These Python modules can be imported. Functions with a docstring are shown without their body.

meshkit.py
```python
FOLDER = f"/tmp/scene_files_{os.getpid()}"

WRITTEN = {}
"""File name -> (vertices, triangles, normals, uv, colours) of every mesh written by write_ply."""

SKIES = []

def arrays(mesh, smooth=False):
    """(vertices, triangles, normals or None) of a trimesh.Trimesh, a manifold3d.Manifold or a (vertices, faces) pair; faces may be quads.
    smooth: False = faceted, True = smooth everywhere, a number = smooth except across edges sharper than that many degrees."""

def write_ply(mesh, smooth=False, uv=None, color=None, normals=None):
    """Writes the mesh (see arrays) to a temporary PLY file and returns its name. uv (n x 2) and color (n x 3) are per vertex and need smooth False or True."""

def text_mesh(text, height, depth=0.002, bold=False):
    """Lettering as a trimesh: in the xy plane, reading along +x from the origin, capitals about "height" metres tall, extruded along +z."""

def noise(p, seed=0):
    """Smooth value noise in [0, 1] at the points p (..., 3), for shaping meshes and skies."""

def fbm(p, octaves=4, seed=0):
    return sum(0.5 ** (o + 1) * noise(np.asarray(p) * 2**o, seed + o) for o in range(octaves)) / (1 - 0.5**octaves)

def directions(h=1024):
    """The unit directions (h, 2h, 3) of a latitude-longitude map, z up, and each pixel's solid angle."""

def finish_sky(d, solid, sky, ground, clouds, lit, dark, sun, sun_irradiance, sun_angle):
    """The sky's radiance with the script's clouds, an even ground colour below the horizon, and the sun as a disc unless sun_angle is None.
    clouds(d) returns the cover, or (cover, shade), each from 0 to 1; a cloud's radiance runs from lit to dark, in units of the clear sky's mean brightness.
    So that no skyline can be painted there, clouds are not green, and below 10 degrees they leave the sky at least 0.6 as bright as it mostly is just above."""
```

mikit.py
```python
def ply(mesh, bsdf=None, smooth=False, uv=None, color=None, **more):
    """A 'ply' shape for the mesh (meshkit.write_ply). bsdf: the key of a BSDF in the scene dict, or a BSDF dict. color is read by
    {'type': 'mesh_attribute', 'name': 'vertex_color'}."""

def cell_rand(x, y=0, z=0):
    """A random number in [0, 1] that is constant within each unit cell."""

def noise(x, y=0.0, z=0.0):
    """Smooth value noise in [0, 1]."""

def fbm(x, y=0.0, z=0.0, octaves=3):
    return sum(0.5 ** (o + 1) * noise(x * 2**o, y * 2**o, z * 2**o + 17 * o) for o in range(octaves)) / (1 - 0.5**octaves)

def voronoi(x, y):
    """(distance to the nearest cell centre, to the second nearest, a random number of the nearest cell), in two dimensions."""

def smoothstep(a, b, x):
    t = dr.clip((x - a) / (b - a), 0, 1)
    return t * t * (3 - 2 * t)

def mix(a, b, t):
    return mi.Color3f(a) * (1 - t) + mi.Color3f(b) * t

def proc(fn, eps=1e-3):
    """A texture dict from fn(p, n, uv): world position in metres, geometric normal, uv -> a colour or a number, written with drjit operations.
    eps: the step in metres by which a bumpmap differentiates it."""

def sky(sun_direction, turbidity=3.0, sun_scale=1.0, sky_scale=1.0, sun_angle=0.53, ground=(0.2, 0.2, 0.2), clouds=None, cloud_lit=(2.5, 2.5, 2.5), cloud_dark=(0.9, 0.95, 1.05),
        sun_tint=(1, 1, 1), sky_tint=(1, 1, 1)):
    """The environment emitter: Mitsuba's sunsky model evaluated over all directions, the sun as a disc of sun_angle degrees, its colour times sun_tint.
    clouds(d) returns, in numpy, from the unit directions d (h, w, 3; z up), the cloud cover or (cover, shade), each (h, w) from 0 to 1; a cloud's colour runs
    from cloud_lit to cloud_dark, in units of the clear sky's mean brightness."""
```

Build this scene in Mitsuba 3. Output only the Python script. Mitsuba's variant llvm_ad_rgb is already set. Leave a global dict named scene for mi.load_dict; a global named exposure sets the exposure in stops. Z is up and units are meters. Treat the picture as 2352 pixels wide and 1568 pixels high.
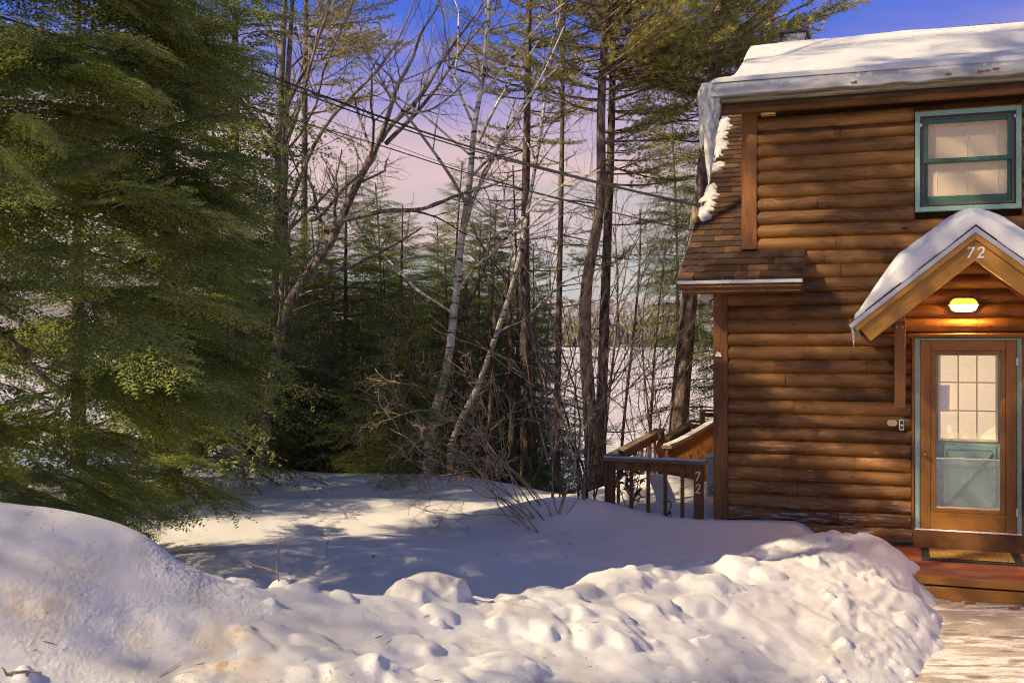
import math, random
import numpy as np, trimesh, drjit as dr, mitsuba as mi
import mikit, meshkit
from mikit import proc, noise, fbm, cell_rand, smoothstep, mix
from scipy.interpolate import RBFInterpolator, RegularGridInterpolator
T = mi.ScalarTransform4f
rng = np.random.default_rng(7)
random.seed(7)
scene, labels = {}, {}

# ---------------------------------------------------------------- camera, sky, exposure
F, CX, CY, ZC = 2480.0, 1176.0, 784.0, 2.4      # focal length and centre in the units of a 2352 x 1568 picture, eye height
scene['camera'] = {'type': 'perspective', 'fov': math.degrees(2 * math.atan(CX / F)), 'fov_axis': 'x', 'near_clip': 0.05, 'far_clip': 9000.0,
                   'to_world': T().look_at(origin=[0, 0, ZC], target=[0, 10, ZC], up=[0, 0, 1])}
SUN = np.array([-0.716, -0.363, 0.596])
exposure = 1.78
def cloud_field(d):
    e = np.degrees(np.arcsin(np.clip(d[..., 2], -1, 1)))
    w = meshkit.fbm(np.stack([d[..., 0] * 4 + d[..., 2] * 6, d[..., 1] * 4, d[..., 2] * 22], -1), 4, seed=3) - 0.5
    e2 = e + 9.0 * w
    shade = np.clip((e2 - 8.2) / 8.6, 0, 1)
    shade = shade * shade * (3 - 2 * shade)
    cover = 0.25 + 0.65 * np.clip((e2 - 3.5) / 4.0, 0, 1) - 0.7 * np.clip((e - 21) / 14, 0, 1)
    return cover, shade
scene['sky'] = mikit.sky(SUN, turbidity=3.0, sun_scale=1.3, sky_scale=0.78, sun_angle=0.5, ground=(0.5, 0.5, 0.52), clouds=cloud_field,
                         cloud_lit=(3.3, 2.35, 2.35), cloud_dark=(0.26, 0.62, 3.1), sky_tint=(1.14, 1.0, 0.80), sun_tint=(1.0, 0.97, 0.87))

# ---------------------------------------------------------------- helpers
def at(px, py, d):
    return np.array([(px - CX) / F * d, d, ZC - (py - CY) / F * d])
def uniq(key):
    if key not in scene and key not in USED: USED.add(key); return key
    for k in range(1, 5000):
        n = f'{key}_{k:03d}'
        if n not in scene and n not in USED: USED.add(n); return n
USED = set()
def tag(key, label=None, cat=None, group=None, kind=None):
    labels[key] = {k: v for k, v in (('label', label), ('category', cat), ('group', group), ('kind', kind)) if v}
    return key
def thing(name, label, cat, group=None):
    return tag(uniq(name), label, cat, group)
def add(key, mesh, bsdf, smooth=False, color=None, **more):
    if key not in labels or key in scene: key = uniq(key)
    if isinstance(mesh, list): mesh = cat(mesh)
    scene[key] = mikit.ply(mesh, bsdf, smooth, color=color, **more)
    return key
def cat(ms):
    vs, fs, n = [], [], 0
    for m in ms:
        v, f = (m if isinstance(m, tuple) else (np.asarray(m.vertices), np.asarray(m.faces)))
        vs.append(v); fs.append(np.asarray(f) + n); n += len(v)
    return np.vstack(vs), np.vstack(fs)
_s = np.array([[x, y, z] for x in (-1, 1) for y in (-1, 1) for z in (-1, 1)], float)
_cv = np.vstack([[s * np.array([1, .9, .9]), s * np.array([.9, 1, .9]), s * np.array([.9, .9, 1])] for s in _s])
_hull = trimesh.convex.convex_hull(_cv)
_ord = [int(np.argmin(((_cv - v) ** 2).sum(1))) for v in _hull.vertices]
_cf = np.array(_ord)[_hull.faces]
def box(x0, x1, y0, y1, z0, z1, b=0.004):
    c, h = np.array([x0 + x1, y0 + y1, z0 + z1]) / 2, np.array([x1 - x0, y1 - y0, z1 - z0]) / 2
    b = min(b, h.min() * .6)
    v = []
    for s in _s:
        for k in range(3):
            e = h - b; e = e.copy(); e[k] = h[k]
            v.append(c + s * e)
    return np.array(v), _cf
def bar(p0, p1, wa, wb, up=(0, 0, 1), b=0.004):
    """A bevelled bar from p0 to p1, wa wide across (p1-p0) x up, wb the other way."""
    p0, p1 = np.asarray(p0, float), np.asarray(p1, float)
    a = p1 - p0; L = np.linalg.norm(a); a /= L
    s = np.cross(a, up); s /= np.linalg.norm(s); n = np.cross(s, a)
    v, f = box(0, L, -wa / 2, wa / 2, -wb / 2, wb / 2, b)
    M = np.stack([a, s, n], 1)
    if np.linalg.det(M) < 0: f = f[:, ::-1]
    return v @ M.T + p0, f
def tube(points, radii, sides=6, cap=True):
    p = np.asarray(points, float); r = np.broadcast_to(np.asarray(radii, float), (len(p),))
    t = np.gradient(p, axis=0); t /= np.linalg.norm(t, axis=1, keepdims=True) + 1e-12
    ref = np.array([0, 0, 1.0]) if abs(t[:, 2]).mean() < .8 else np.array([1.0, 0.2, 0])
    a = np.cross(t, ref); a /= np.linalg.norm(a, axis=1, keepdims=True) + 1e-12
    b = np.cross(t, a); ang = np.arange(sides) * 2 * np.pi / sides
    v = (p[:, None] + r[:, None, None] * (np.cos(ang)[None, :, None] * a[:, None] + np.sin(ang)[None, :, None] * b[:, None])).reshape(-1, 3)
    i, j = np.meshgrid(np.arange(len(p) - 1), np.arange(sides), indexing='ij')
    q = np.stack([i * sides + j, i * sides + (j + 1) % sides, (i + 1) * sides + (j + 1) % sides, (i + 1) * sides + j], -1).reshape(-1, 4)
    f = np.vstack([q[:, [0, 2, 1]], q[:, [0, 3, 2]]])
    if cap:
        n = len(v); v = np.vstack([v, p[0], p[-1]])
        j = np.arange(sides); e = (len(p) - 1) * sides
        f = np.vstack([f, np.stack([j, (j + 1) % sides, j * 0 + n], 1), np.stack([e + (j + 1) % sides, e + j, j * 0 + n + 1], 1)])
    return v, f
def grid_mesh(P):
    ny, nx = P.shape[:2]
    i, j = np.meshgrid(np.arange(ny - 1), np.arange(nx - 1), indexing='ij')
    a = i * nx + j
    q = np.stack([a, a + 1, a + nx + 1, a + nx], -1).reshape(-1, 4)
    return P.reshape(-1, 3), np.vstack([q[:, [0, 1, 2]], q[:, [0, 2, 3]]])
def cfbm(x, y, s, o=4, seed=0):
    return meshkit.fbm(np.stack([x / s, y / s, np.zeros_like(x)], -1), o, seed) - 0.5
def spline(pts, n):
    from scipy.interpolate import CubicSpline
    p = np.asarray(pts, float); s = np.r_[0, np.cumsum(np.linalg.norm(np.diff(p, axis=0), axis=1))]
    return CubicSpline(s, p)(np.linspace(0, s[-1], n))

# house frame: u along the front wall from its left corner, w out of the wall towards the camera, z up
EU = np.array([0.9387, -0.3446, 0]); EU /= np.linalg.norm(EU)
EW = np.array([EU[1], -EU[0], 0.0])
HO = np.array([2.3155, 12.376, 0.0])
HM = np.stack([EU, -EW, [0, 0, 1.0]], 1)           # local (u, -w, z)
def H(mesh):
    """A mesh in local (u, depth into the house, z) to the world."""
    if isinstance(mesh, list): mesh = cat(mesh)
    v, f = mesh if isinstance(mesh, tuple) else (np.asarray(mesh.vertices), np.asarray(mesh.faces))
    return v @ HM.T + HO, f
def hp(u, w, z): return HO + u * EU + w * EW + np.array([0, 0, z])
def hb(u0, u1, w0, w1, z0, z1, b=0.004): return H(box(u0, u1, -w1, -w0, z0, z1, b))

# ---------------------------------------------------------------- materials
def col(r, g, b): return {'type': 'rgb', 'value': [r, g, b]}
def mat(name, **kw):
    scene[name] = {'type': 'twosided', 'bsdf': {'type': 'principled', **kw}}
    return name
def wfn(axis, c0, c1, c2, course=0.0, weather=0.6, knots=True):
    ax = np.asarray(axis, float); ax /= np.linalg.norm(ax)
    ot = np.cross(ax, EW); 
    if np.linalg.norm(ot) < .3: ot = np.cross(ax, [0, 0, 1.0])
    ot /= np.linalg.norm(ot); th = np.cross(ax, ot)
    def fn(p, n, uv):
        q = mi.Vector3f(p) - mi.Vector3f(*map(float, HO))
        a = dr.dot(q, mi.Vector3f(*map(float, ax))); b = dr.dot(q, mi.Vector3f(*map(float, ot))); c = dr.dot(q, mi.Vector3f(*map(float, th)))
        k = dr.floor((b + LOG0) / course) if course else mi.Float(0)
        a = a + k * 13.7
        warp = fbm(a * 2.0, b * 9.0, c * 9.0 + k, 2)
        kd = mi.Float(1)
        if knots and course:
            ca = dr.floor(a * 0.9); fa = a * 0.9 - ca
            kx = (fa - 0.2 - 0.6 * cell_rand(ca, k, 3)) / 0.9
            kb = ((b + LOG0) / course - k - 0.25 - 0.5 * cell_rand(ca, k, 4)) * course
            rr = dr.sqrt(kx * kx * 0.45 + kb * kb)
            kd = smoothstep(0.004, 0.020, rr + 0.010 * noise(a * 60, b * 60) + 0.03 * smoothstep(.45, .55, cell_rand(ca, k, 9)))
            warp = warp + 0.25 * dr.exp(-rr * 34)
        fine = noise(a * 5.0, b * 190.0 + warp * 26, c * 60)
        ring = 0.5 + 0.5 * dr.sin(b * 150 + warp * 42)
        big = fbm(a * 1.1 + 3, b * 5.0, k * 3.1, 3)
        t = dr.clip(0.12 + 0.8 * big + 0.10 * (ring - .5) + 0.26 * (fine - .5), 0, 1)
        cc = mix(c0, c1, smoothstep(0.2, 0.6, t)); cc = mix(cc, c2, smoothstep(0.62, 0.95, t))
        if course: cc = cc * (0.75 + 0.5 * cell_rand(k, 5, dr.floor(a * 0.31)))
        st = smoothstep(0.52, 0.72, fbm(a * 2.6 + 9, b * 7.0 + k, c * 4, 3))
        cc = cc * (1 - weather * 0.62 * st) 
        cc = cc * (0.35 + 0.65 * kd)
        if course:
            ck = dr.abs(noise(a * 1.3 + 5, b * 26 + warp * 5, k) - .5)
            cc = cc * (1 - .75 * smoothstep(.012, .003, ck) * smoothstep(.55, .7, noise(a * .8 + 2, k * 2.3, b * 3)))
            z_ = p.z
            sn = smoothstep(.60, .72, fbm(a * 5, b * 48, k, 4)) * smoothstep(.72, .38, z_) + .5 * smoothstep(.74, .8, fbm(a * 7 + 3, b * 60, k, 3)) * smoothstep(2.4, .8, z_)
            cc = mix(cc, (.6, .58, .55), dr.clip(sn * .5, 0, 1))
        return cc
    return fn
LOG, LOG0 = 0.1516, 0.2252
LB = (0.070, 0.032, 0.012); LM = (0.235, 0.108, 0.029); LL = (0.47, 0.235, 0.06)
mat('log_wood', base_color=proc(wfn(EU, LB, LM, LL, course=LOG)), roughness=0.5, specular=0.35)
mat('trim_wood', base_color=proc(wfn((0, 0, 1), (.10, .038, .011), (.21, .085, .022), (.30, .13, .034), weather=.45)), roughness=0.5, specular=0.35)
mat('trim_wood_along', base_color=proc(wfn(EU, (.10, .042, .013), (.22, .095, .027), (.31, .14, .04), weather=.5)), roughness=0.55, specular=0.3)
RL = np.array(EU) * 1.189 + np.array([0, 0, 0.955]); RR = np.array(EU) * 1.189 - np.array([0, 0, 0.955])
mat('rake_left_wood', base_color=proc(wfn(RL, (.30, .135, .022), (.43, .205, .032), (.52, .26, .046), weather=.25)), roughness=0.45, specular=0.4)
mat('rake_right_wood', base_color=proc(wfn(RR, (.30, .135, .022), (.43, .205, .032), (.52, .26, .046), weather=.25)), roughness=0.45, specular=0.4)
mat('door_wood', base_color=proc(wfn((0, 0, 1), (.18, .072, .014), (.295, .124, .023), (.40, .18, .036), weather=.3)), roughness=0.38, specular=0.45)
mat('door_rail_wood', base_color=proc(wfn(EU, (.18, .072, .014), (.295, .124, .023), (.40, .18, .036), weather=.3)), roughness=0.38, specular=0.45)
mat('deck_wood', base_color=proc(wfn(EU, (.13, .038, .017), (.24, .075, .034), (.33, .12, .06), weather=.35)), roughness=0.4, specular=0.45)
mat('rail_wood', base_color=proc(wfn((0, 0, 1), (.055, .026, .013), (.14, .062, .027), (.21, .10, .045), weather=.5)), roughness=0.6, specular=0.25)
mat('grey_wood', base_color=proc(wfn(EU, (.10, .075, .055), (.20, .145, .10), (.28, .22, .17), weather=.4)), roughness=0.75, specular=0.2)
mat('mossy_wood', base_color=proc(wfn((0, 0, 1), (.10, .10, .05), (.20, .19, .09), (.28, .26, .14), weather=.5)), roughness=0.75, specular=0.2)
def teal(p, n, uv):
    q = mi.Vector3f(p); s = fbm(q.x * 9, q.y * 9, q.z * 4, 3)
    w = smoothstep(.68, .8, fbm(q.x * 40, q.y * 40, q.z * 14, 3))
    return mix((.20, .355, .295), (.27, .44, .375), s) * (1 - w) + mi.Color3f(.34, .5, .44) * w
mat('teal_paint', base_color=proc(teal), roughness=0.42, specular=0.45)
mat('dark_green_paint', base_color=col(.048, .12, .09), roughness=0.4, specular=0.45)
mat('black_frame', base_color=col(.035, .03, .028), roughness=0.5)
mat('sash_brown', base_color=col(.13, .105, .08), roughness=0.5)
mat('cream_paint', base_color=col(.72, .6, .38), roughness=0.45)
mat('blind_cream', base_color=col(.84, .72, .49), roughness=0.6)
mat('cord_cream', base_color=col(.8, .72, .55), roughness=0.6)
mat('white_paint', base_color=col(.78, .77, .74), roughness=0.4)
mat('number_gold', base_color=col(.72, .58, .26), roughness=0.35, specular=0.6)
mat('aluminium', base_color=col(.62, .64, .66), metallic=0.85, roughness=0.35)
mat('galvanised', base_color=proc(lambda p, n, uv: mix((.46, .5, .53), (.66, .69, .71), fbm(p.x * 14, p.y * 14, p.z * 14, 3))), metallic=0.6, roughness=0.42)
def gutf(p, n, uv):
    s = fbm(p.x * 3, p.y * 3, p.z * 45, 3); return mix((.115, .09, .05), (.25, .21, .13), smoothstep(.3, .75, s))
mat('gutter_paint', base_color=proc(gutf), roughness=0.45, specular=0.4)
def boxf(p, n, uv):
    s = fbm(p.x * 5, p.y * 5, p.z * 3, 3); return mix((.46, .48, .48), (.66, .69, .69), s)
mat('box_grey', base_color=proc(boxf), roughness=0.5)
mat('iron_black', base_color=col(.02, .021, .024), roughness=0.45, specular=0.5)
mat('rubber_black', base_color=col(.022, .024, .024), roughness=0.7)
mat('brass', base_color=col(.42, .27, .12), metallic=0.9, roughness=0.3)
mat('vent_black', base_color=col(.035, .037, .04), roughness=0.55)
def coir(p, n, uv):
    s = noise(p.x * 160, p.y * 160, p.z * 160); b = fbm(p.x * 6, p.y * 6, p.z * 6, 2)
    return mix((.13, .07, .02), (.42, .26, .09), 0.6 * s + 0.4 * b)
mat('coir', base_color=proc(coir), roughness=0.95, specular=0.05)
SH = [(.052, .031, .021), (.085, .048, .029), (.125, .07, .040), (.066, .043, .034)]
for i, c in enumerate(SH):
    def shf(p, n, uv, c=c):
        g = noise(p.x * 210, p.y * 210, p.z * 210); b = fbm(p.x * 4, p.y * 4, p.z * 4, 2)
        return mi.Color3f(*c) * (0.45 + 0.75 * g + 0.4 * b)
    mat(f'shingle_{i}', base_color=proc(shf), roughness=0.9, specular=0.1)
# snow: warm white with yellow-brown melt stains at a few spots on the bank
STAIN = [(-1.45, 5.4, .34, .8), (-1.22, 5.2, .22, .9), (-1.55, 5.65, .2, .7), (-.95, 5.0, .2, .7), (-.62, 5.3, .16, .6), (-2.4, 5.35, .22, .35), (-1.9, 5.5, .16, .5)]
def snowf(p, n, uv):
    g = noise(p.x * 240, p.y * 240, p.z * 240)
    b = fbm(p.x * 1.6, p.y * 1.6, p.z * 1.6, 3)
    c = mix((.58, .575, .565), (.69, .685, .675), b) * (0.94 + 0.1 * g)
    gr = smoothstep(.48, .74, fbm(p.x * 2.2 + 3, p.y * 3.4, p.z * 5, 4)) * smoothstep(9.5, 7.5, p.y); c = mix(c, (.47, .44, .40), gr * .6)
    s = mi.Float(0)
    wob = fbm(p.x * 7, p.y * 7, p.z * 5, 3)
    for (x, y, r, k) in STAIN:
        d = dr.sqrt(dr.square(p.x - x) + dr.square((p.y - y) * 1.1))
        s = dr.maximum(s, k * smoothstep(r, r * 0.25, d + r * 0.9 * (wob - .5) * 1.6))
    spots = smoothstep(.62, .8, noise(p.x * 13, p.y * 13, p.z * 13)) * s
    c = mix(c, (.66, .52, .27), dr.clip(s * 0.55, 0, 1)); c = mix(c, (.36, .22, .07), dr.clip(spots * 0.75, 0, 1))
    sp = smoothstep(.80, .86, noise(p.x * 95 + 7, p.y * 95, p.z * 95)) * smoothstep(.55, .7, noise(p.x * 4, p.y * 4, p.z * 4))
    return mix(c, (.12, .09, .06), 0.5 * sp)
def snowb(p, n, uv):
    k = smoothstep(.35, .65, fbm(p.x * 1.7, p.y * 1.7, p.z * 1.7, 3)); return (0.002 + 0.007 * k) * fbm(p.x * 13, p.y * 13, p.z * 13, 4) + (0.001 + 0.0025 * k) * noise(p.x * 70, p.y * 70, p.z * 70)
scene['snow'] = {'type': 'twosided', 'bsdf': {'type': 'bumpmap', 'nested_texture': proc(snowb, 4e-3), 'scale': 1.0,
                 'nested': {'type': 'principled', 'base_color': proc(snowf), 'roughness': 0.55, 'specular': 0.25}}}
mat('roof_snow', base_color=proc(lambda p, n, uv: mix((.48, .48, .48), (.61, .605, .60), fbm(p.x * 3, p.y * 3, p.z * 3, 3))), roughness=0.6, specular=0.2)  # greyed snow: tree shade over the roof is put into the colour
mat('sunlit_snow', base_color=proc(lambda p, n, uv: mix((.76, .755, .75), (.86, .85, .84), fbm(p.x * 5, p.y * 5, p.z * 9, 4))), roughness=0.6, specular=0.2)  # lighter copy of the snow: sunlight on the hood is put into the colour
def icef(p, n, uv):
    s = fbm(p.x * 3.5, p.y * 3.5, p.z * 16, 4); v = smoothstep(.54, .70, fbm(p.x * 26, p.y * 26, p.z * 9, 4)) * smoothstep(5.16, 5.27, p.z)
    return mix(mix((.33, .335, .33), (.52, .52, .515), smoothstep(.3, .7, s)), (.72, .72, .72), v * .6)
mat('lip_ice', base_color=proc(icef), roughness=0.12, specular=0.6, spec_trans=0.0)
scene['ice'] = {'type': 'roughdielectric', 'distribution': 'ggx', 'alpha': 0.12, 'int_ior': 1.31, 'ext_ior': 1.0}
mat('clear_ice', base_color=proc(lambda p, n, uv: mix((.24, .255, .27), (.62, .64, .66), smoothstep(.3, .75, fbm(p.x * 30, p.y * 30, p.z * 10, 3)))), roughness=0.1, specular=0.6)
def drivef(p, n, uv):
    a = fbm(p.x * 1.3, p.y * 3.6, 0, 4); g = noise(p.x * 55, p.y * 90); h = fbm(p.x * 6, p.y * 15, 3, 3)
    t = smoothstep(.36, .62, a * .6 + h * .5)
    c = mix((.80, .74, .67), (.40, .35, .30), t)
    dk = smoothstep(.60, .72, fbm(p.x * 3 + 5, p.y * 8, 1, 4))
    c = mix(c, (.13, .11, .085), dk * .75)
    return c * (0.78 + 0.34 * g)
def driveb(p, n, uv): return 0.02 * fbm(p.x * 9, p.y * 14, 0, 4) + 0.004 * noise(p.x * 90, p.y * 90)
scene['packed_ice'] = {'type': 'twosided', 'bsdf': {'type': 'bumpmap', 'nested_texture': proc(driveb, 4e-3), 'scale': 1.0,
                       'nested': {'type': 'principled', 'base_color': proc(drivef), 'roughness': 0.45, 'specular': 0.4}}}
def lakef(p, n, uv):
    s = fbm(p.x * .06, p.y * .5, 0, 4); l = smoothstep(.55, .62, fbm(p.x * .02 + 4, p.y * .22, 2, 3))
    return mix(mix((.32, .295, .315), (.39, .365, .385), s), (.5, .48, .495), l * .6)
mat('lake_snow', base_color=proc(lakef), roughness=0.8)
mat('blue_band', base_color=proc(lambda p, n, uv: mix((.24, .34, .46), (.34, .45, .58), fbm(p.x * .1, p.y * .5, 0, 4))), roughness=0.35, specular=0.4)  # mottled bluish tone of the near-shore band
def barkf(c0, c1, sc):
    def fn(p, n, uv):
        r = fbm(p.x * 22 * sc, p.y * 22 * sc, p.z * 6 * sc, 4); g = fbm(p.x * 3, p.y * 3, p.z * 1.2, 2)
        return mix(c0, c1, smoothstep(.3, .68, r)) * (0.7 + 0.6 * g)
    return fn
mat('bark_pine', base_color=proc(barkf((.11, .085, .068), (.36, .275, .215), 1)), roughness=0.9, specular=0.1)
mat('bark_dark', base_color=proc(barkf((.06, .047, .038), (.21, .16, .125), 1)), roughness=0.9, specular=0.1)
mat('bark_grey', base_color=proc(barkf((.10, .085, .07), (.30, .26, .22), 1)), roughness=0.9, specular=0.1)
mat('bark_light', base_color=proc(barkf((.20, .155, .10), (.42, .33, .22), 1)), roughness=0.85, specular=0.1)
def birchf(p, n, uv):
    b = smoothstep(.60, .68, fbm(p.x * 5, p.y * 5, p.z * 26, 3)); m = smoothstep(.5, .62, fbm(p.x * 2.2, p.y * 2.2, p.z * 2.0 + 4, 3)); g = fbm(p.x * 12, p.y * 12, p.z * 4, 2)
    c = mix((.50, .46, .40), (.70, .67, .62), g)
    return mix(mix(c, (.22, .18, .14), m * .55), (.06, .05, .045), b)
mat('bark_birch', base_color=proc(birchf), roughness=0.8, specular=0.15)
def leaf(name, c0, c1, c2, dt=0.7, sc=1.3):
    def fn(p, n, uv):
        a = fbm(p.x * sc, p.y * sc, p.z * sc, 3); g = noise(p.x * 31, p.y * 31, p.z * 31)
        return mix(mix(c0, c1, smoothstep(.3, .62, a)), c2, smoothstep(.6, .95, .55 * a + .5 * g))
    scene[name] = {'type': 'principledthin', 'base_color': proc(fn), 'roughness': 0.42, 'diff_trans': dt, 'eta': 1.4}
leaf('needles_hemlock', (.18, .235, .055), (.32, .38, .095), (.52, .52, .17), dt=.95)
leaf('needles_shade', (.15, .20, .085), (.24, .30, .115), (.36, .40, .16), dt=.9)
leaf('needles_pine', (.33, .325, .095), (.50, .48, .14), (.62, .56, .19), dt=.6)
leaf('leaf_brown', (.30, .13, .04), (.42, .20, .07), (.5, .27, .10), sc=9)
leaf('dead_leaf', (.09, .07, .05), (.17, .135, .10), (.26, .21, .155), sc=9)
# ---------------------------------------------------------------- ground: yard, bank, lake, driveway
CRX = [-40, -12, -5, -1.3, 0.2, 1.0, 2.2, 3.2, 30]
CRY = [19, 18.5, 17.8, 16.6, 14.6, 13.7, 14.6, 17, 20]
def yard(x, y):
    z = 0.33 + 0.10 * cfbm(x, y * 1.3, 3.2, 3, 5) + 0.055 * np.sin(y * 2.1 + 0.9 * np.sin(x * .8) + .25 * x) + .02 * np.sin(y * 5.3 + 1.4 * np.sin(x * 1.1) + .6 * x)
    z = z + 0.22 * np.exp(-(((x - 0.62) / .75) ** 2 + ((y - 12.4) / .55) ** 2)) + 0.32 * np.exp(-(((x - 1.9) / .9) ** 2 + ((y - 14.2) / 1.0) ** 2))
    z = z + 0.5 * np.exp(-(((x + 4.6) / .55) ** 2 + ((y - 17.5) / .5) ** 2))
    d = y - np.interp(x, CRX, CRY) + 0.35 * cfbm(x, y, 1.5, 3, 8)
    s = np.clip(d, 0, None)
    z = z - 0.42 * s * s / (s + 2.5)
    r = np.hypot(np.clip(np.abs(x) - 14, 0, None), 0)
    return np.maximum(z + 0.08 * r, -7.5)
BANK = [(-700, 1100, 5.2), (-250, 1118, 5.5), (0, 1160, 5.7), (170, 1193, 5.8), (300, 1222, 5.95), (350, 1236, 6.05), (400, 1278, 6.15), (470, 1312, 6.3), (560, 1348, 6.5), (650, 1352, 6.8), (760, 1362, 7.0), (880, 1356, 7.2), (1000, 1338, 7.4), (1120, 1348, 7.6), (1240, 1345, 7.9), (1400, 1316, 8.6), (1600, 1285, 9.5), (1760, 1252, 10.2), (1840, 1222, 10.5), (1950, 1214, 10.6), (2005, 1222, 10.5),
        (-400, 1568, 4.6), (0, 1568, 4.9), (600, 1568, 5.2), (1200, 1568, 5.7), (1400, 1568, 6.0), (1550, 1568, 6.3), (1700, 1568, 6.65), (1900, 1568, 7.0), (2080, 1568, 7.35), (2155, 1568, 7.6),
        (0, 1400, 5.3), (300, 1420, 5.6), (700, 1450, 6.0), (1100, 1430, 6.7), (1300, 1410, 7.1), (1500, 1410, 7.4), (1620, 1450, 7.3), (1800, 1350, 8.5), (1800, 1450, 7.7), (1950, 1300, 9.5), (2040, 1320, 9.6), (2075, 1345, 9.3), (1950, 1450, 7.9), (2100, 1400, 8.9), (2140, 1440, 8.6), (2165, 1490, 8.35), (2160, 1530, 8.0)]
cp = [at(*b) for b in BANK]
for b in BANK[:9]:
    q = at(*b); cp += [q + [0.1, 1.0, -1.0], q + [0.2, 2.4, -1.8]]
for b in BANK[9:17]:
    q = at(*b); cp += [np.array([q[0], q[1] + 0.9, 0.28]), np.array([q[0], q[1] + 2.6, -0.2])]
for b in BANK[17:21]:
    q = at(*b); cp += [np.array([q[0] + .1, q[1] + 1.2, 0.2])]
cp += [np.array(q, float) for q in ((-8, 3.4, .9), (-4, 3.2, .7), (0, 3.2, .5), (2, 3.4, .2), (-4, 1.8, .2), (0, 1.6, .0), (3.2, 5, -.3), (4.4, 7, -.5), (4.3, 8.5, -.6), (4.6, 10, -.5), (6, 9, -.6), (-8, 7.5, .3), (-8, 9, -.4), (2.6, 4.4, -.1), (6, 5, -.6))]
cp = np.array(cp)
_rbf = RBFInterpolator(cp[:, :2], cp[:, 2], kernel='thin_plate_spline', smoothing=0.002)
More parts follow.
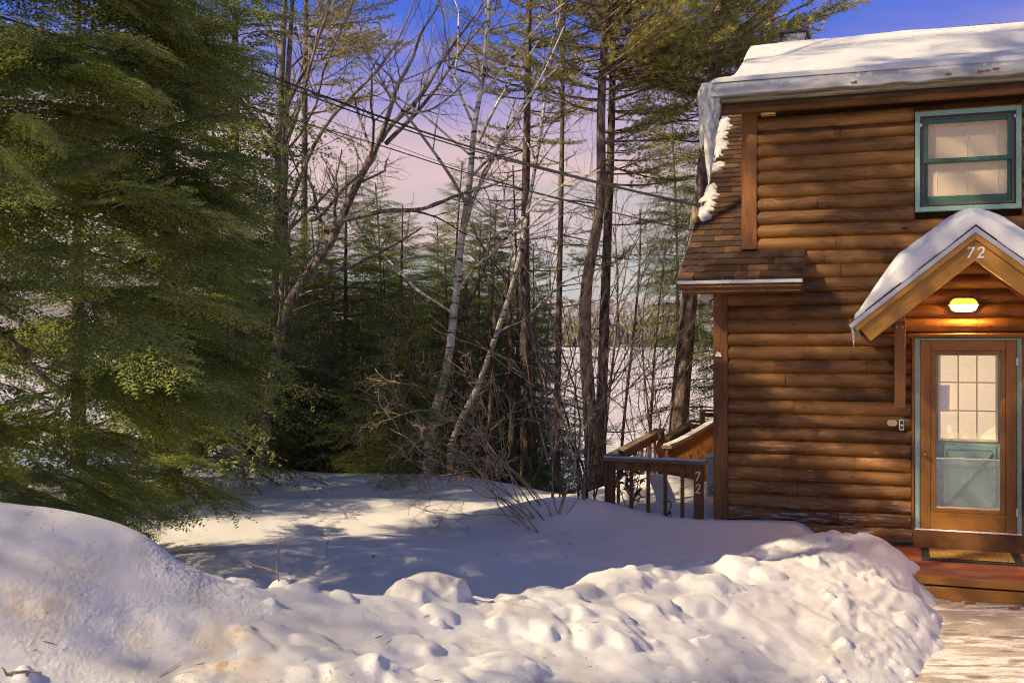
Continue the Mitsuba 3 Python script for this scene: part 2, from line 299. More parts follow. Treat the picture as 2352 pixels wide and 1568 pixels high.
LUMPS = [(975, 1342, 7.35, .30, .20), (925, 1352, 7.3, .16, .10), (1262, 1352, 7.75, .20, .15), (1330, 1388, 7.35, .27, .15), (1235, 1400, 7.1, .26, .13), (1180, 1345, 7.6, .12, .09), (645, 1352, 6.7, .07, .08), (555, 1358, 6.45, .10, .07), (700, 1372, 6.6, .10, .06), (790, 1385, 6.6, .08, .06),
         (1015, 1390, 6.9, .11, .07), (1430, 1320, 8.3, .30, .12), (1330, 1330, 8.0, .2, .12), (1540, 1300, 8.9, .28, .1), (1700, 1290, 9.2, .22, .10), (1640, 1330, 8.4, .2, .1), (1870, 1300, 9.6, .13, .10), (1760, 1300, 9.0, .13, .10), (790, 1470, 5.8, .10, .06), (730, 1455, 5.9, .12, .05), (880, 1500, 5.7, .14, .06), (460, 1500, 5.3, .10, .04), (960, 1440, 6.2, .14, .07), (1500, 1370, 7.8, .22, .1), (1600, 1380, 8.0, .16, .09), (1400, 1440, 7.0, .25, .1), (1180, 1480, 6.2, .2, .06), (60, 1545, 5.0, .05, .07)]
def bank(x, y):
    sh = x.shape
    q = np.stack([x.ravel(), y.ravel()], 1)
    z = np.concatenate([_rbf(c) for c in np.array_split(q, max(1, len(q) // 40000))]).reshape(sh)
    rough = np.clip((x + 2.7) / 2.6, 0.04, 1.0) ** 1.2                       # the left mound is smooth, the rest broken
    def nz(sc, o, sd): return meshkit.fbm(np.stack([x / sc, y / sc, x * 0 + 1.7], -1), o, sd)
    w = nz(.42, 3, 21) - .5, nz(.42, 3, 22) - .5
    v = nz(.12, 2, 23) - .5, nz(.12, 2, 24) - .5
    def billow(sc, sd, kx=1.0, ang=0.0):
        c, s_ = math.cos(ang), math.sin(ang)
        a_, b_ = (x + .30 * w[0]) * c + (y + .30 * w[1]) * s_, -(x + .30 * w[0]) * s_ + (y + .30 * w[1]) * c
        return np.abs(2 * meshkit.noise(np.stack([a_ / sc, b_ / sc * kx, x * 0 + .37], -1), sd) - 1)
    patch = np.clip((nz(.8, 2, 31) - .40) / .25, 0, 1)
    flank = np.clip((x - (1.2 + .30 * (y - 6))) / .6, 0, 1)            # crumbly streaked flank over the driveway
    z = z + rough * (.20 * (nz(.75, 3, 11) - .5) + (1 - .6 * flank) * (.125 * billow(.85, 41) * (.35 + .65 * patch) + .036 * billow(.30, 42) * (.3 + .7 * patch) + .014 * billow(.12, 43)) + .030 * (nz(.11, 3, 12) - .5))
    z = z + flank * rough * (.05 * billow(.42, 44, 2.8, 1.15) + .030 * billow(.15, 45, 2.2, 1.15) * (.2 + 1.3 * patch) + .02 * (nz(.07, 2, 46) - .5)) + 0.012 * (nz(.09, 3, 14) - .5)
    # broken chunks: warped cells, each with its own height and tilt
    rc = np.random.default_rng(9); sd = np.stack([rc.uniform(-3.2, 4.2, 620), rc.uniform(4.2, 11, 620)], 1)
    from scipy.spatial import cKDTree
    qq = np.stack([(x + .16 * w[0] + .07 * v[0]).ravel(), (y + .16 * w[1] + .07 * v[1]).ravel()], 1)
    near = (qq[:, 0] > -3) & (qq[:, 0] < 4) & (qq[:, 1] > 4.3) & (qq[:, 1] < 10.9)
    hc = np.zeros(len(qq)); dd, ii = cKDTree(sd).query(qq[near], k=2)
    tl = rc.normal(0, .30, (620, 2)); h0 = rc.random(620) ** 1.6
    e_ = np.clip((dd[:, 1] - dd[:, 0]) / .13, 0, 1); e_ = e_ * e_ * (3 - 2 * e_)
    hc[near] = e_ * (.10 * h0[ii[:, 0]] + ((qq[near] - sd[ii[:, 0]]) * tl[ii[:, 0]]).sum(1) * .6)
    z = z + .55 * rough * hc.reshape(sh) * (.1 + .9 * patch) * (1 - .7 * flank) - .035 * rough
    z = z - .05 * rough
    r2 = np.random.default_rng(5)
    add_l = np.zeros_like(z)
    L = [(at(a, b, c)[0], c, r * 1.15, h * .6) for a, b, c, r, h in LUMPS]
    for _ in range(60):
        lx, ly = r2.uniform(-1.6, 3.3), r2.uniform(5.0, 10.4)
        if lx > 1.2 + (ly - 5) * .42 or (ly > 7.6 and lx < (ly - 7.6) * .7): continue
        rr = r2.uniform(.02, .065)
        L.append((lx, ly, rr, rr * r2.uniform(.35, .75)))
    for _ in range(90):                                              # small crumbs down the right flank
        t = r2.uniform(0, 1); lx, ly = 2.0 + 1.1 * r2.random() + .25 * t, 7.0 + 3.4 * t
        rr = .012 + .045 * r2.random() ** 2.5; L.append((lx, ly, rr, rr * .8))
    for lx, ly, r, h in L:
        m = (np.abs(x - lx) < 2.2 * r) & (np.abs(y - ly) < 2.2 * r)
        if not m.any(): continue
        wk = .8 if r > .08 else 0.4
        dx, dy = (x[m] - lx) / r + wk * (1.1 * w[0][m] + 1.3 * v[0][m]), (y[m] - ly) / r * 1.15 + wk * (1.1 * w[1][m] + 1.3 * v[1][m])
        k = np.clip(1 - dx * dx - dy * dy, 0, None)
        add_l[m] = np.maximum(add_l[m], h * np.minimum(k ** .8 * 1.35, 1 + .25 * (k - .7)))
    return z + add_l
def smax(a, b, k=.10):
    h = np.clip(.5 + .5 * (b - a) / k, 0, 1)
    return a * (1 - h) + b * h + k * h * (1 - h)
def ground(x, y):
    x, y = np.asarray(x, float), np.asarray(y, float)
    yd = yard(x, y) + 0.018 * cfbm(x, y, .35, 3, 51) * (y < 20)
    # towards the porch and the driveway the ground falls to the ploughed level
    q = (x - HO[0]) * EU[0] + (y - HO[1]) * EU[1]; w = (x - HO[0]) * EW[0] + (y - HO[1]) * EW[1]
    dr_ = np.clip((x - (1.5 + .23 * (y - 6))) / .7, 0, 1) * np.clip((12.6 - y) / .8, 0, 1)
    yd = yd - 0.62 * dr_ * np.clip((q - .9) / .6, 0, 1) * np.clip((w + .3) / .2, 0, 1) - .5 * np.clip((8.5 - y) / 2.5, 0, 1) * dr_
    k_ = np.clip((8.9 - y) / 1.6, 0, 1); yd = yd - .9 * k_ * k_ * (3 - 2 * k_)
    yd = np.where(y < 4.5, yd - .25 * np.clip((4.5 - y) / 2, 0, 1) * 2, yd)
    far = (np.abs(x) < 9.5) & (y > 1.5) & (y < 11.8)
    z = yd.copy()
    if far.any():
        b = bank(x[far], y[far])
        e = np.clip((11.8 - y[far]) / .8, 0, 1) * np.clip((9.5 - np.abs(x[far])) / 2, 0, 1) * np.clip((y[far] - 1.5) / 1, 0, 1)
        z[far] = smax(yd[far], b * e + (1 - e) * -.6)
    return z
def axis(lo, fine0, fine1, hi, step, grow=1.09, mid=None):
    a = list(np.arange(fine0, fine1, step)); s = step
    while a[-1] < hi: s *= grow; a.append(a[-1] + s)
    b, s = [fine0], step
    while b[-1] > lo: s *= grow; b.append(b[-1] - s)
    return np.array(b[::-1][:-1] + a)
gx = axis(-70, -4.2, 4.2, 70, .02, 1.12)
gy = np.r_[axis(-12, 4.7, 10.6, 10.7, .02, 1.10)[:-1], axis(10.6, 10.65, 18.6, 60, .055, 1.09)[1:]]
gy = np.unique(np.round(gy, 4))
XX, YY = np.meshgrid(gx, gy)
ZZ = ground(XX, YY)
GH = RegularGridInterpolator((gy, gx), ZZ, bounds_error=False, fill_value=-7.5)
def gz(x, y): return float(GH([[y, x]])[0])
def hit(px, py, t0=4.0, t1=40):
    t = np.arange(t0, t1, .01); P = np.stack([(px - CX) / F * t, t, ZC - (py - CY) / F * t], 1)
    h = GH(P[:, [1, 0]]); k = np.argmax(P[:, 2] < h)
    return np.array([P[k, 0], P[k, 1], h[k]])
tag(add('snow_ground', grid_mesh(np.stack([XX, YY, ZZ], -1)), 'snow', smooth=True), 'deep white snow over the yard with a ploughed bank in front', kind='structure')
# driveway
dx, dy = np.meshgrid(np.linspace(-9, 30, 300), np.linspace(-12, 12.5, 240))
dz = 0.0 + 0.02 * cfbm(dx, dy, .8, 3, 31)
tag(add('driveway', grid_mesh(np.stack([dx, dy, dz], -1)), 'packed_ice', smooth=True), 'driveway of dirty packed snow and ice beside the porch step', kind='structure')
# the frozen lake, its bluish band along the shore, far hills
LAKE = -5.6
a = np.linspace(-4000, 4000, 60)
b = np.r_[np.linspace(18, 200, 40), np.geomspace(220, 5200, 40)]
lx, ly = np.meshgrid(a, b)
tag(add('lake', grid_mesh(np.stack([lx, ly, lx * 0 + LAKE], -1)), 'lake_snow'), 'frozen lake under wind-blown snow beyond the trees', kind='structure')
a = np.linspace(-160, 160, 160); e = 84 + 14 * (meshkit.fbm(np.stack([a / 9, a * 0, a * 0], -1), 3, 4) - .5) - .10 * a
b = np.linspace(0, 1, 12)
lx = np.tile(a, (12, 1)); ly = 18 + (e - 18)[None] * b[:, None]
tag(add('shore_band', grid_mesh(np.stack([lx, ly, lx * 0 + LAKE + .05], -1)), 'blue_band'), 'bluish band along the near lake shore', kind='structure')
mat('far_wood', base_color=proc(lambda p, n, uv: mix((.16, .145, .15), (.26, .235, .235), fbm(p.x * .012, p.y * .012, p.z * .05, 4))), roughness=1.0)
mat('far_pines', base_color=proc(lambda p, n, uv: mix((.10, .10, .075), (.19, .18, .135), fbm(p.x * .03, p.y * .03, p.z * .08, 4))), roughness=1.0)
a = np.linspace(-3600, 3600, 700)
def hills(name, y0, depth, hgt, seed, m, label, jag):
    t = np.linspace(0, 1, 14)
    prof = np.sin(np.clip(t * 1.15, 0, 1) * np.pi / 2)
    hh = hgt * (.55 + .9 * meshkit.fbm(np.stack([a / 900, a * 0, a * 0], -1), 3, seed))
    Z = LAKE + hh[None] * prof[:, None] + jag * prof[:, None] * (rng.random((14, 700)) - .3)
    Y = y0 + depth * t[:, None] + 30 * cfbm(a[None] + 0 * t[:, None], t[:, None] * 800 + 0 * a[None], 160, 3, seed)
    tag(add(name, grid_mesh(np.stack([np.tile(a, (14, 1)), Y, Z], -1)), m), label, kind='structure')
hills('far_hills', 2600, 900, 190, 3, 'far_wood', 'bare lavender-grey wooded hills beyond the lake', 14)
hills('far_shore', 1500, 500, 52, 9, 'far_wood', 'low wooded shore across the lake', 6)
vs = []
for _ in range(2600):
    x = rng.uniform(-900, 1300); y = 1500 + rng.random() ** 2 * 330; h = rng.uniform(13, 30)
    z0 = LAKE + 52 * .9 * math.sin(min(1, (y - 1500) / 500 * 1.15) * math.pi / 2) * .8 - 2
    n = 5; an = np.arange(n) * 2 * np.pi / n + rng.random()
    for k, (z1, z2, r) in enumerate(((.1, .65, .28), (.4, 1.0, .2))):
        v = np.vstack([np.stack([x + r * h * np.cos(an) * rng.uniform(.7, 1.2, n), y + r * h * np.sin(an), z0 + z1 * h + rng.uniform(-.06, .06, n) * h], 1), [[x, y, z0 + z2 * h]]])
        vs.append((v, np.array([[j, (j + 1) % n, n] for j in range(n)])))
tag(add('far_forest', vs, 'far_pines'), 'olive pines lining the far lake shore', 'forest', kind='stuff')
# ---------------------------------------------------------------- the house
HOUSE = thing('log_house', 'brown log-sided house with snow-laden roof, green-trimmed window and gabled entry', 'house')
# solid core behind the siding
FW, EAVE_W, RZ = 0.0, 0.52, 0.665
def roof_z(w): return 3.087 + (EAVE_W - w) * RZ       # main roof plane, w may be negative
add(f'{HOUSE}__core_wall', [hb(.01, 6.2, -9.4, -.32, -.6, 2.95, .01), hb(.33, 6.2, -4.6, -.32, 2.95, 5.0, .01), hb(.01, .17, -.33, -.03, -.6, 2.95, .01), hb(.33, .5, -.33, -.03, 2.95, 5.0, .01)], 'trim_wood')
def log_profile():
    t = np.array([0, .03, .09, .2, .36, .5, .64, .8, .91, .97, 1.0])
    w = 0.060 * np.sin(np.pi * np.clip(t * .97 + .015, 0, 1)) ** .55 - .016
    return np.stack([w, t * LOG], 1)
LP = log_profile()
def log_mesh(u0, u1, z0, top=1.0):
    n = len(LP); us = [u0, u0 + .006, u1 - .006, u1]; ins = [.008, 0, 0, .008]
    P = np.array([[[u, -(w - i), z0 + min(z, top * LOG)] for w, z in LP] for u, i in zip(us, ins)])
    v, f = grid_mesh(P)
    v = np.vstack([v, [[u0, .03, z0], [u0, .03, z0 + LOG], [u1, .03, z0], [u1, .03, z0 + LOG]]])
    k = len(v) - 4
    f2 = [[i, i + 1, k] for i in range(n - 1)] + [[n - 1, k + 1, k]] + [[3 * n + i + 1, 3 * n + i, k + 2] for i in range(n - 1)] + [[3 * n + n - 1, k + 2, k + 3]]
    return H((v, np.vstack([f[:, ::-1], f2])))
r3 = np.random.default_rng(12)
WU0, WU1, WZ0, WZ1 = 2.158, 3.197, 3.785, 4.857          # window opening incl. trim
DU0, DU1, DZ1 = 2.150, 3.202, 2.437                      # door opening incl. frame
for k in range(0, 31):
    z0 = LOG0 + k * LOG
    spans = [(.162 if z0 < 3.0 else .489, 5.2)]
    if z0 + LOG > 4.96: top = (4.96 - z0) / LOG
    else: top = 1
    if top <= 0.05: continue
    if z0 + LOG * .5 < DZ1 and z0 > .30: spans = [(.162, DU0 - .028), (DU1 + .028, 5.2)]
    if z0 + LOG * .6 > WZ0 and z0 + LOG * .4 < WZ1: spans = [(.489, WU0 - .003), (WU1 + .003, 5.2)]
    for s0, s1 in spans:
        cuts = [s0] + ([r3.uniform(s0 + .5, s1 - .4)] if (s1 - s0 > 1.5 and r3.random() < .45) else []) + [s1]
        if s0 < .6 and s1 > 5: cuts = [s0, r3.uniform(.9, 2.0), r3.uniform(3.4, 4.4), s1] if r3.random() < .6 else [s0, r3.uniform(2.3, 3.2), s1]
        for c0, c1 in zip(cuts, cuts[1:]):
            add(f'{HOUSE}__log', log_mesh(c0 + .0006, c1 - .0006, z0, top), 'log_wood', smooth=50)
tag(add(f'{HOUSE}__corner_board', hb(0, .162, -.10, .052, .1, 2.945), 'trim_wood'), None)
add(f'{HOUSE}__corner_board', hb(.32, .489, -.10, .052, 3.44, 5.0), 'trim_wood')
# main roof slope with its shingles, left of and below the dormer
def slab(poly, th, n):     # polygon in (u, w) lifted on the roof plane, thickness th along -n
    pass
s0, s1, wE, wT = -.31, 1.02, EAVE_W, -5.0
def on_roof(u, w, off=0.0):
    nz = 1 / math.hypot(1, RZ); nw = RZ * nz
    return [u, -(w + off * nw), roof_z(w) + off * nz]
def prism(q, off0, off1):
    v = np.array([on_roof(u, w, o) for o in (off0, off1) for u, w in q]); n = len(q)
    f = [[0, i + 1, i] for i in range(1, n - 1)] + [[n, n + i, n + i + 1] for i in range(1, n - 1)] + [x for i in range(n) for x in ([i, (i + 1) % n, n + (i + 1) % n], [i, n + (i + 1) % n, n + i])]
    return H((v, np.array(f)))
RF = f'{HOUSE}__roof'
add(RF, [prism([(s0, wE - .01), (s1, wE - .01), (s1, .02), (s0, .02)], -.10, -.012), prism([(s0, .02), (.33, .02), (.33, wT), (s0, wT)], -.10, -.012)], 'bark_dark')
row, wcur = 0, wE
EXP = .142 / math.hypot(1, RZ)
while wcur > -4.9:
    wn = wcur - EXP
    ue = s1 if wcur > .06 else .322
    if wcur > .06 and wn < -.02: ue = .5
    u = s0 + (.0 if row % 2 else -.09) + r3.uniform(-.05, .05)
    while u < ue:
        wd = r3.choice([.14, .18, .22, .26]); a, b = max(u, s0 - .012), min(u + wd, ue + .008)
        if b - a > .03:
            drop = r3.choice([0, 0, .008, .014])
            v = np.array([on_roof(a + .001, wn - .06, .000), on_roof(b - .001, wn - .06, .000), on_roof(b - .001, wcur + drop, .017 + .006 * (row % 2 == 0) + r3.uniform(0, .007)), on_roof(a + .001, wcur + drop, .018 + r3.uniform(0, .007)),
                          on_roof(b - .001, wcur + drop, -.012), on_roof(a + .001, wcur + drop, -.012), on_roof(b - .001, wn - .06, -.01), on_roof(a + .001, wn - .06, -.01)])
            f = [[0, 3, 2], [0, 2, 1], [3, 5, 4], [3, 4, 2], [2, 4, 6], [2, 6, 1], [0, 7, 5], [0, 5, 3]]
            add(f'{RF}__shingle', H((v, np.array(f))), f'shingle_{r3.choice(4, p=[.3, .3, .2, .2])}')
        u += wd
    wcur, row = wn, row + 1
zE = roof_z(wE)
add(f'{HOUSE}__drip_edge', hb(s0 - .012, s1 + .008, wE - .06, wE + .012, zE - .055, zE - .016, .003), 'galvanised')
add(f'{HOUSE}__rake_drip_edge', [H(bar(np.array(on_roof(s0 - .012, wE + .01, -.02)), np.array(on_roof(s0 - .012, wT, -.02)), .012, .05))], 'galvanised')
add(f'{HOUSE}__fascia_board', hb(s0 + .01, s1 - .004, wE - .045, wE - .012, zE - .095, zE - .058), 'trim_wood_along')
add(f'{HOUSE}__fascia_board', hb(s0 + .03, s1 - .02, wE - .085, wE - .05, zE - .145, zE - .0905), 'trim_wood_along')
add(f'{HOUSE}__soffit_board', hb(s0 + .03, s1 - .02, .055, wE - .088, zE - .15, zE - .125), 'trim_wood_along')
add(f'{HOUSE}__return_end_board', H((lambda q: (np.array(q), np.array([[0, 1, 2], [0, 2, 3], [4, 6, 5], [4, 7, 6], [0, 4, 5], [0, 5, 1], [1, 5, 6], [1, 6, 2], [2, 6, 7], [2, 7, 3], [3, 7, 4], [3, 4, 0]])))([[u, -w, z] for u in (s1 - .05, s1 - .022) for w, z in ((.055, zE - .14), (wE - .09, zE - .14), (wE - .09, zE - .03), (.055, roof_z(.055) - .03))])), 'trim_wood')
add(f'{HOUSE}__rake_board', H(bar(np.array(on_roof(s0 + .005, wE - .04, -.10)), np.array(on_roof(s0 + .005, wT, -.10)), .03, .15)), 'trim_wood')
add(f'{HOUSE}__rake_board', H(bar(np.array(on_roof(s0 + .005, wT, -.10)) , np.array([s0 + .005, 9.4, 3.0]), .03, .15)), 'trim_wood')
# back slope of the main roof and the dormer's shed roof
DZ = (6.60 - 5.06) / 5.3
v = np.array([[s0, 4.95, roof_z(wT) - .03], [6.3, 4.95, roof_z(wT) - .03], [6.3, 9.9, 3.1], [s0, 9.9, 3.1]]); v = np.vstack([v, v - [0, 0, .1]])
add(f'{HOUSE}__back_roof', H((v, np.array([[0, 1, 2], [0, 2, 3], [4, 6, 5], [4, 7, 6], [0, 3, 7], [0, 7, 4], [1, 5, 6], [1, 6, 2], [0, 4, 5], [0, 5, 1], [2, 6, 7], [2, 7, 3]]))), 'shingle_1')
def dorm(w): return 5.055 + (.33 - w) * DZ
add(f'{HOUSE}__dormer_roof', H((np.array([[u, -w, dorm(w) - o] for o in (0, .07) for u, w in ((.10, .31), (6.3, .31), (6.3, -4.95), (.10, -4.95))]), np.array([[0, 1, 2], [0, 2, 3], [4, 6, 5], [4, 7, 6], [0, 4, 5], [0, 5, 1], [1, 5, 6], [1, 6, 2], [2, 6, 7], [2, 7, 3], [3, 7, 4], [3, 4, 0]])[:, ::-1])), 'shingle_0')
add(f'{HOUSE}__fascia_board', hb(.105, 6.2, .225, .262, 4.945, 5.055), 'trim_wood_along')
add(f'{HOUSE}__soffit_board', hb(.12, 6.2, .055, .223, 4.965, 4.985), 'trim_wood_along')
add(f'{HOUSE}__dormer_rake_board', H(bar([.115, -.22, dorm(.22) - .10], [.115, 4.9, dorm(-4.9) - .10], .028, .12)), 'trim_wood')
G = [(.265, 5.045), (.335, 5.045), (.350, 5.065), (.352, 5.088), (.366, 5.098), (.372, 5.125), (.358, 5.135), (.352, 5.128), (.345, 5.075), (.27, 5.06)]
P = np.array([[[u, -w, z] for w, z in G] for u in (.13, .132, 6.2)])
gv, gf = grid_mesh(P); add(f'{HOUSE}__gutter', H((gv, gf[:, ::-1])), 'gutter_paint', smooth=30)
add(f'{HOUSE}__gutter__end_cap', hb(.124, .131, .262, .368, 5.042, 5.13), 'gutter_paint')
# ridge vent box
RV = f'{HOUSE}__roof_vent'
vz = dorm(-4.75)
vu0, vu1 = .24, .61
add(RV, [hb(vu0, vu1, -5.3, -4.72, vz - .05, vz + .65, .03), hb(vu0 - .04, vu1 + .04, -5.34, -4.68, vz + .63, vz + .675, .015)], 'vent_black')
gm = []
for i in range(13):
    u = vu0 + .05 + i * .025
    gm += [H(bar([u, 4.715, vz + .48], [u + .1 if u + .1 < vu1 - .03 else u + .02, 4.715, vz + .62], .005, .006)), H(bar([min(u + .1, vu1 - .03), 4.712, vz + .48], [u, 4.712, vz + .62], .005, .006))]
add(f'{RV}__mesh_grille', gm, 'aluminium')

def emit(rgb): return {'type': 'area', 'radiance': {'type': 'rgb', 'value': list(rgb)}}
# window
WN = f'{HOUSE}__window'
tw = .052
def frame(u0, u1, z0, z1, t, w0, w1, b=.004, bottom=None):
    bt = t if bottom is None else bottom
    return [hb(u0, u0 + t, w0, w1, z0, z1, b), hb(u1 - t, u1, w0, w1, z0, z1, b), hb(u0 + t, u1 - t, w0, w1, z1 - t, z1, b), hb(u0 + t, u1 - t, w0, w1, z0, z0 + bt, b)]
a0, a1, b0, b1 = WU0, WU1, WZ0, WZ1
add(f'{WN}__casing', frame(a0, a1, b0, b1, tw, .0, .062), 'teal_paint')
add(f'{WN}__head_strip', hb(a0 + .005, a1 + .004, .0, .072, b1 + .001, b1 + .012), 'log_wood')
add(f'{WN}__screen_frame', frame(a0 + tw, a1 - tw, b0 + tw, b1 - tw, .018, .02, .044, .002), 'black_frame')
add(f'{WN}__stop', frame(a0 + tw + .018, a1 - tw - .018, b0 + tw + .018, b1 - tw - .018, .016, -.01, .03, .002), 'sash_brown')
zm = (b0 + b1) / 2 + .01
add(f'{WN}__sash', frame(a0 + tw + .034, a1 - tw - .034, zm - .022, b1 - tw - .034, .044, -.03, .018), 'dark_green_paint')
add(f'{WN}__sash', frame(a0 + tw + .034, a1 - tw - .034, b0 + tw + .034, zm + .020, .044, -.057, -.032, bottom=.085), 'dark_green_paint')
scene['pane_glass'] = {'type': 'thindielectric', 'int_ior': 1.5}
def pane(key, u0, u1, z0, z1, w):
    v = np.array([[u0, -w, z0], [u1, -w, z0], [u1, -w, z1], [u0, -w, z1]])
    add(key, H((v, np.array([[0, 1, 2], [0, 2, 3]]))), 'pane_glass')
pane(f'{WN}__glass', a0 + .12, a1 - .12, zm + .01, b1 - .11, -.005)
pane(f'{WN}__glass', a0 + .12, a1 - .12, b0 + .15, zm - .02, -.045)
sl = []
for i in range(46):
    z = b0 + .10 + i * .0196
    sl.append(H((lambda v: (v, np.array([[0, 1, 3], [0, 3, 2], [2, 3, 5], [2, 5, 4]])))(np.array([[u, .085 + o, z + h] for o, h in ((-.008, -.011), (.0, .001), (.003, .012)) for u in (a0 + .10, a1 - .10)]))))
tag(add(f'{WN}__blind_slats', sl, 'blind_cream', smooth=True), None, kind='stuff')
for u in (a0 + .22, (a0 + a1) / 2, a1 - .22):
    add(f'{WN}__blind_cord', hb(u - .004, u + .004, -.079, -.072, b0 + .1, b1 - .1, .001), 'cord_cream')
add(f'{WN}__sill_latch', [hb(a0 + .055, a0 + .068, .044, .052, b1 - .16, b1 - .125, .002)], 'white_paint')
add(f'{WN}__sill_latch', [hb(a1 - .068, a1 - .055, .044, .052, b1 - .13, b1 - .09, .002)], 'white_paint')

# storm door, its frame, and the green inner door behind the glass
DR = f'{HOUSE}__storm_door'
add(f'{HOUSE}__door_frame', [hb(DU0 + .003, 2.207, .0, .058, .392, 2.436), hb(3.155, DU1 - .001, .0, .058, .392, 2.436), hb(2.208, 3.154, .0, .058, 2.412, 2.436)], 'teal_paint')
add(f'{HOUSE}__door_frame__side_strip', hb(DU0 - .026, DU0 + .001, .0, .075, .31, 2.45), 'trim_wood')
add(f'{HOUSE}__door_frame__side_strip', hb(DU1 + .001, DU1 + .026, .0, .075, .31, 2.45), 'trim_wood')
add(f'{HOUSE}__door_head', hb(2.08, 3.32, .0, .082, 2.438, 2.487, .012), 'log_wood')
add(f'{HOUSE}__threshold_board', hb(DU0 - .012, DU1 + .012, .048, .078, .205, .387), 'trim_wood_along')
add(f'{HOUSE}__threshold_board__sill_strip', hb(DU0 + .004, DU1 - .004, .0, .086, .388, .399, .002), 'white_paint')
d0, d1, e0, e1 = 2.209, 3.153, .404, 2.409
add(f'{DR}__stile', hb(d0, d0 + .105, .0, .046, e0, e1), 'door_wood')
add(f'{DR}__stile', hb(d1 - .105, d1, .0, .046, e0, e1), 'door_wood')
add(f'{DR}__rail', hb(d0 + .106, d1 - .106, .0, .045, e1 - .105, e1), 'door_rail_wood')
add(f'{DR}__rail', hb(d0 + .106, d1 - .106, .0, .045, e0, e0 + .175), 'door_rail_wood')
add(f'{DR}__glazing_bead', [hb(d0 + .107, d0 + .158, .0, .038, e0 + .177, e1 - .107), hb(d1 - .158, d1 - .107, .0, .038, e0 + .177, e1 - .107)], 'door_wood')
add(f'{DR}__glazing_bead', [hb(d0 + .159, d1 - .159, .0, .038, e1 - .15, e1 - .107), hb(d0 + .159, d1 - .159, .0, .038, e0 + .177, e0 + .22)], 'door_rail_wood')
g0, g1, h0, h1 = d0 + .159, d1 - .159, e0 + .22, e1 - .15
pane(f'{DR}__glass', g0, g1, h0, h1, .012)
add(f'{DR}__middle_bar', hb(g0, g1, .013, .030, 1.147, 1.162, .003), 'aluminium')
add(f'{DR}__bottom_bar', hb(g0, g1, .013, .026, h0 + .001, h0 + .016, .003), 'aluminium')
gr, st = [], .017
n = int((g1 - g0 + 1.147 - h0) / st)
for i in range(n):                                       # expanded metal guard over the lower glass
    for s in (1, -1):
        x = g0 + i * st - (1.147 - h0)
        p0, p1 = np.array([x, h0 + .016]), np.array([x + (1.147 - h0 - .016), 1.147])
        if p0[0] < g0: p0 = p0 + (g0 - p0[0])
        if p1[0] > g1: p1 = p1 - (p1[0] - g1)
        if p1[0] - p0[0] < .01: continue
        m = lambda q: [q[0] if s > 0 else g0 + g1 - q[0], -(.018 + .002 * s), q[1]]
        A, B = np.array(m(p0)), np.array(m(p1)); d = (B - A) / np.linalg.norm(B - A); q = np.cross(d, [0, 1, 0]) * .0011
        gr.append(H((np.array([A - q, A + q, B + q, B - q]), np.array([[0, 1, 2], [0, 2, 3]]))))
tag(add(f'{DR}__guard_mesh', gr, 'aluminium'), None, kind='stuff')
kn = trimesh.creation.icosphere(2, .026); kn.apply_translation([2.258, -.092, 1.193])
ks = trimesh.creation.cylinder(.010, .05); ks.apply_transform(trimesh.transformations.rotation_matrix(math.pi / 2, [1, 0, 0])); ks.apply_translation([2.258, -.066, 1.193])
add(f'{DR}__knob', [H(kn), H(ks)], 'brass', smooth=40)
for z in (.62, 2.19):
    add(f'{DR}__hinge', hb(d1 - .008, d1 + .012, .046, .062, z - .04, z + .04, .003), 'aluminium')
ID = f'{HOUSE}__inner_door'
iw = -.075
i0, i1 = DU0 + .06, DU1 - .06
add(f'{ID}__panel', [hb(i0, i1, iw - .04, iw, .40, 1.335, .003), hb(i0, g0 + .04, iw - .04, iw, 1.335, 2.42, .003), hb(g1 - .035, i1, iw - .04, iw, 1.335, 2.42, .003), hb(g0 + .04, g1 - .035, iw - .04, iw, 2.25, 2.42, .003)], 'teal_paint')
q0, q1, y0, y1 = g0 + .075, g1 - .03, .66, 1.27
add(f'{ID}__cross_trim', [hb(q0, q1, iw, iw + .016, 1.245, 1.29), hb(q0, q0 + .035, iw, iw + .016, y0, 1.245), hb(q1 - .035, q1, iw, iw + .016, y0, 1.245),
    H(bar([q0 + .04, -iw - .010, y0 + .02], [q1 - .04, -iw - .010, 1.22], .02, .05, up=(0, 1, 0))), H(bar([q0 + .04, -iw - .009, 1.22], [q1 - .04, -iw - .009, y0 + .02], .018, .05, up=(0, 1, 0)))], 'teal_paint')
add(f'{ID}__light_frame', frame(g0 + .02, g1 - .01, 1.335, 2.29, .028, iw + .001, iw + .022), 'cream_paint')
for k in (1, 2):
    u = g0 + .04 + (g1 - g0 - .075) * k / 3; add(f'{ID}__muntin', hb(u - .008, u + .008, iw - .01, iw + .014, 1.36, 2.265, .002), 'cream_paint')
    z = 1.36 + .905 * k / 3; add(f'{ID}__muntin', hb(g0 + .048, g1 - .038, iw - .009, iw + .012, z - .007, z + .007, .002), 'cream_paint')
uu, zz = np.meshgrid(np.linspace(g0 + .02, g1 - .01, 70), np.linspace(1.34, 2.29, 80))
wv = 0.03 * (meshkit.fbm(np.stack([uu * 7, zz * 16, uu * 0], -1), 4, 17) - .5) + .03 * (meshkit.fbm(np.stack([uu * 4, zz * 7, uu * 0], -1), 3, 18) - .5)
add(f'{ID}__glowing_curtain', H((lambda m: (m[0], m[1][:, ::1]))(grid_mesh(np.stack([uu, 0.10 + wv, zz], -1)))), 'blind_cream', smooth=True, emitter=emit((.15, .115, .068)))  # curtain given its own glow in place of snow reflected in the glass
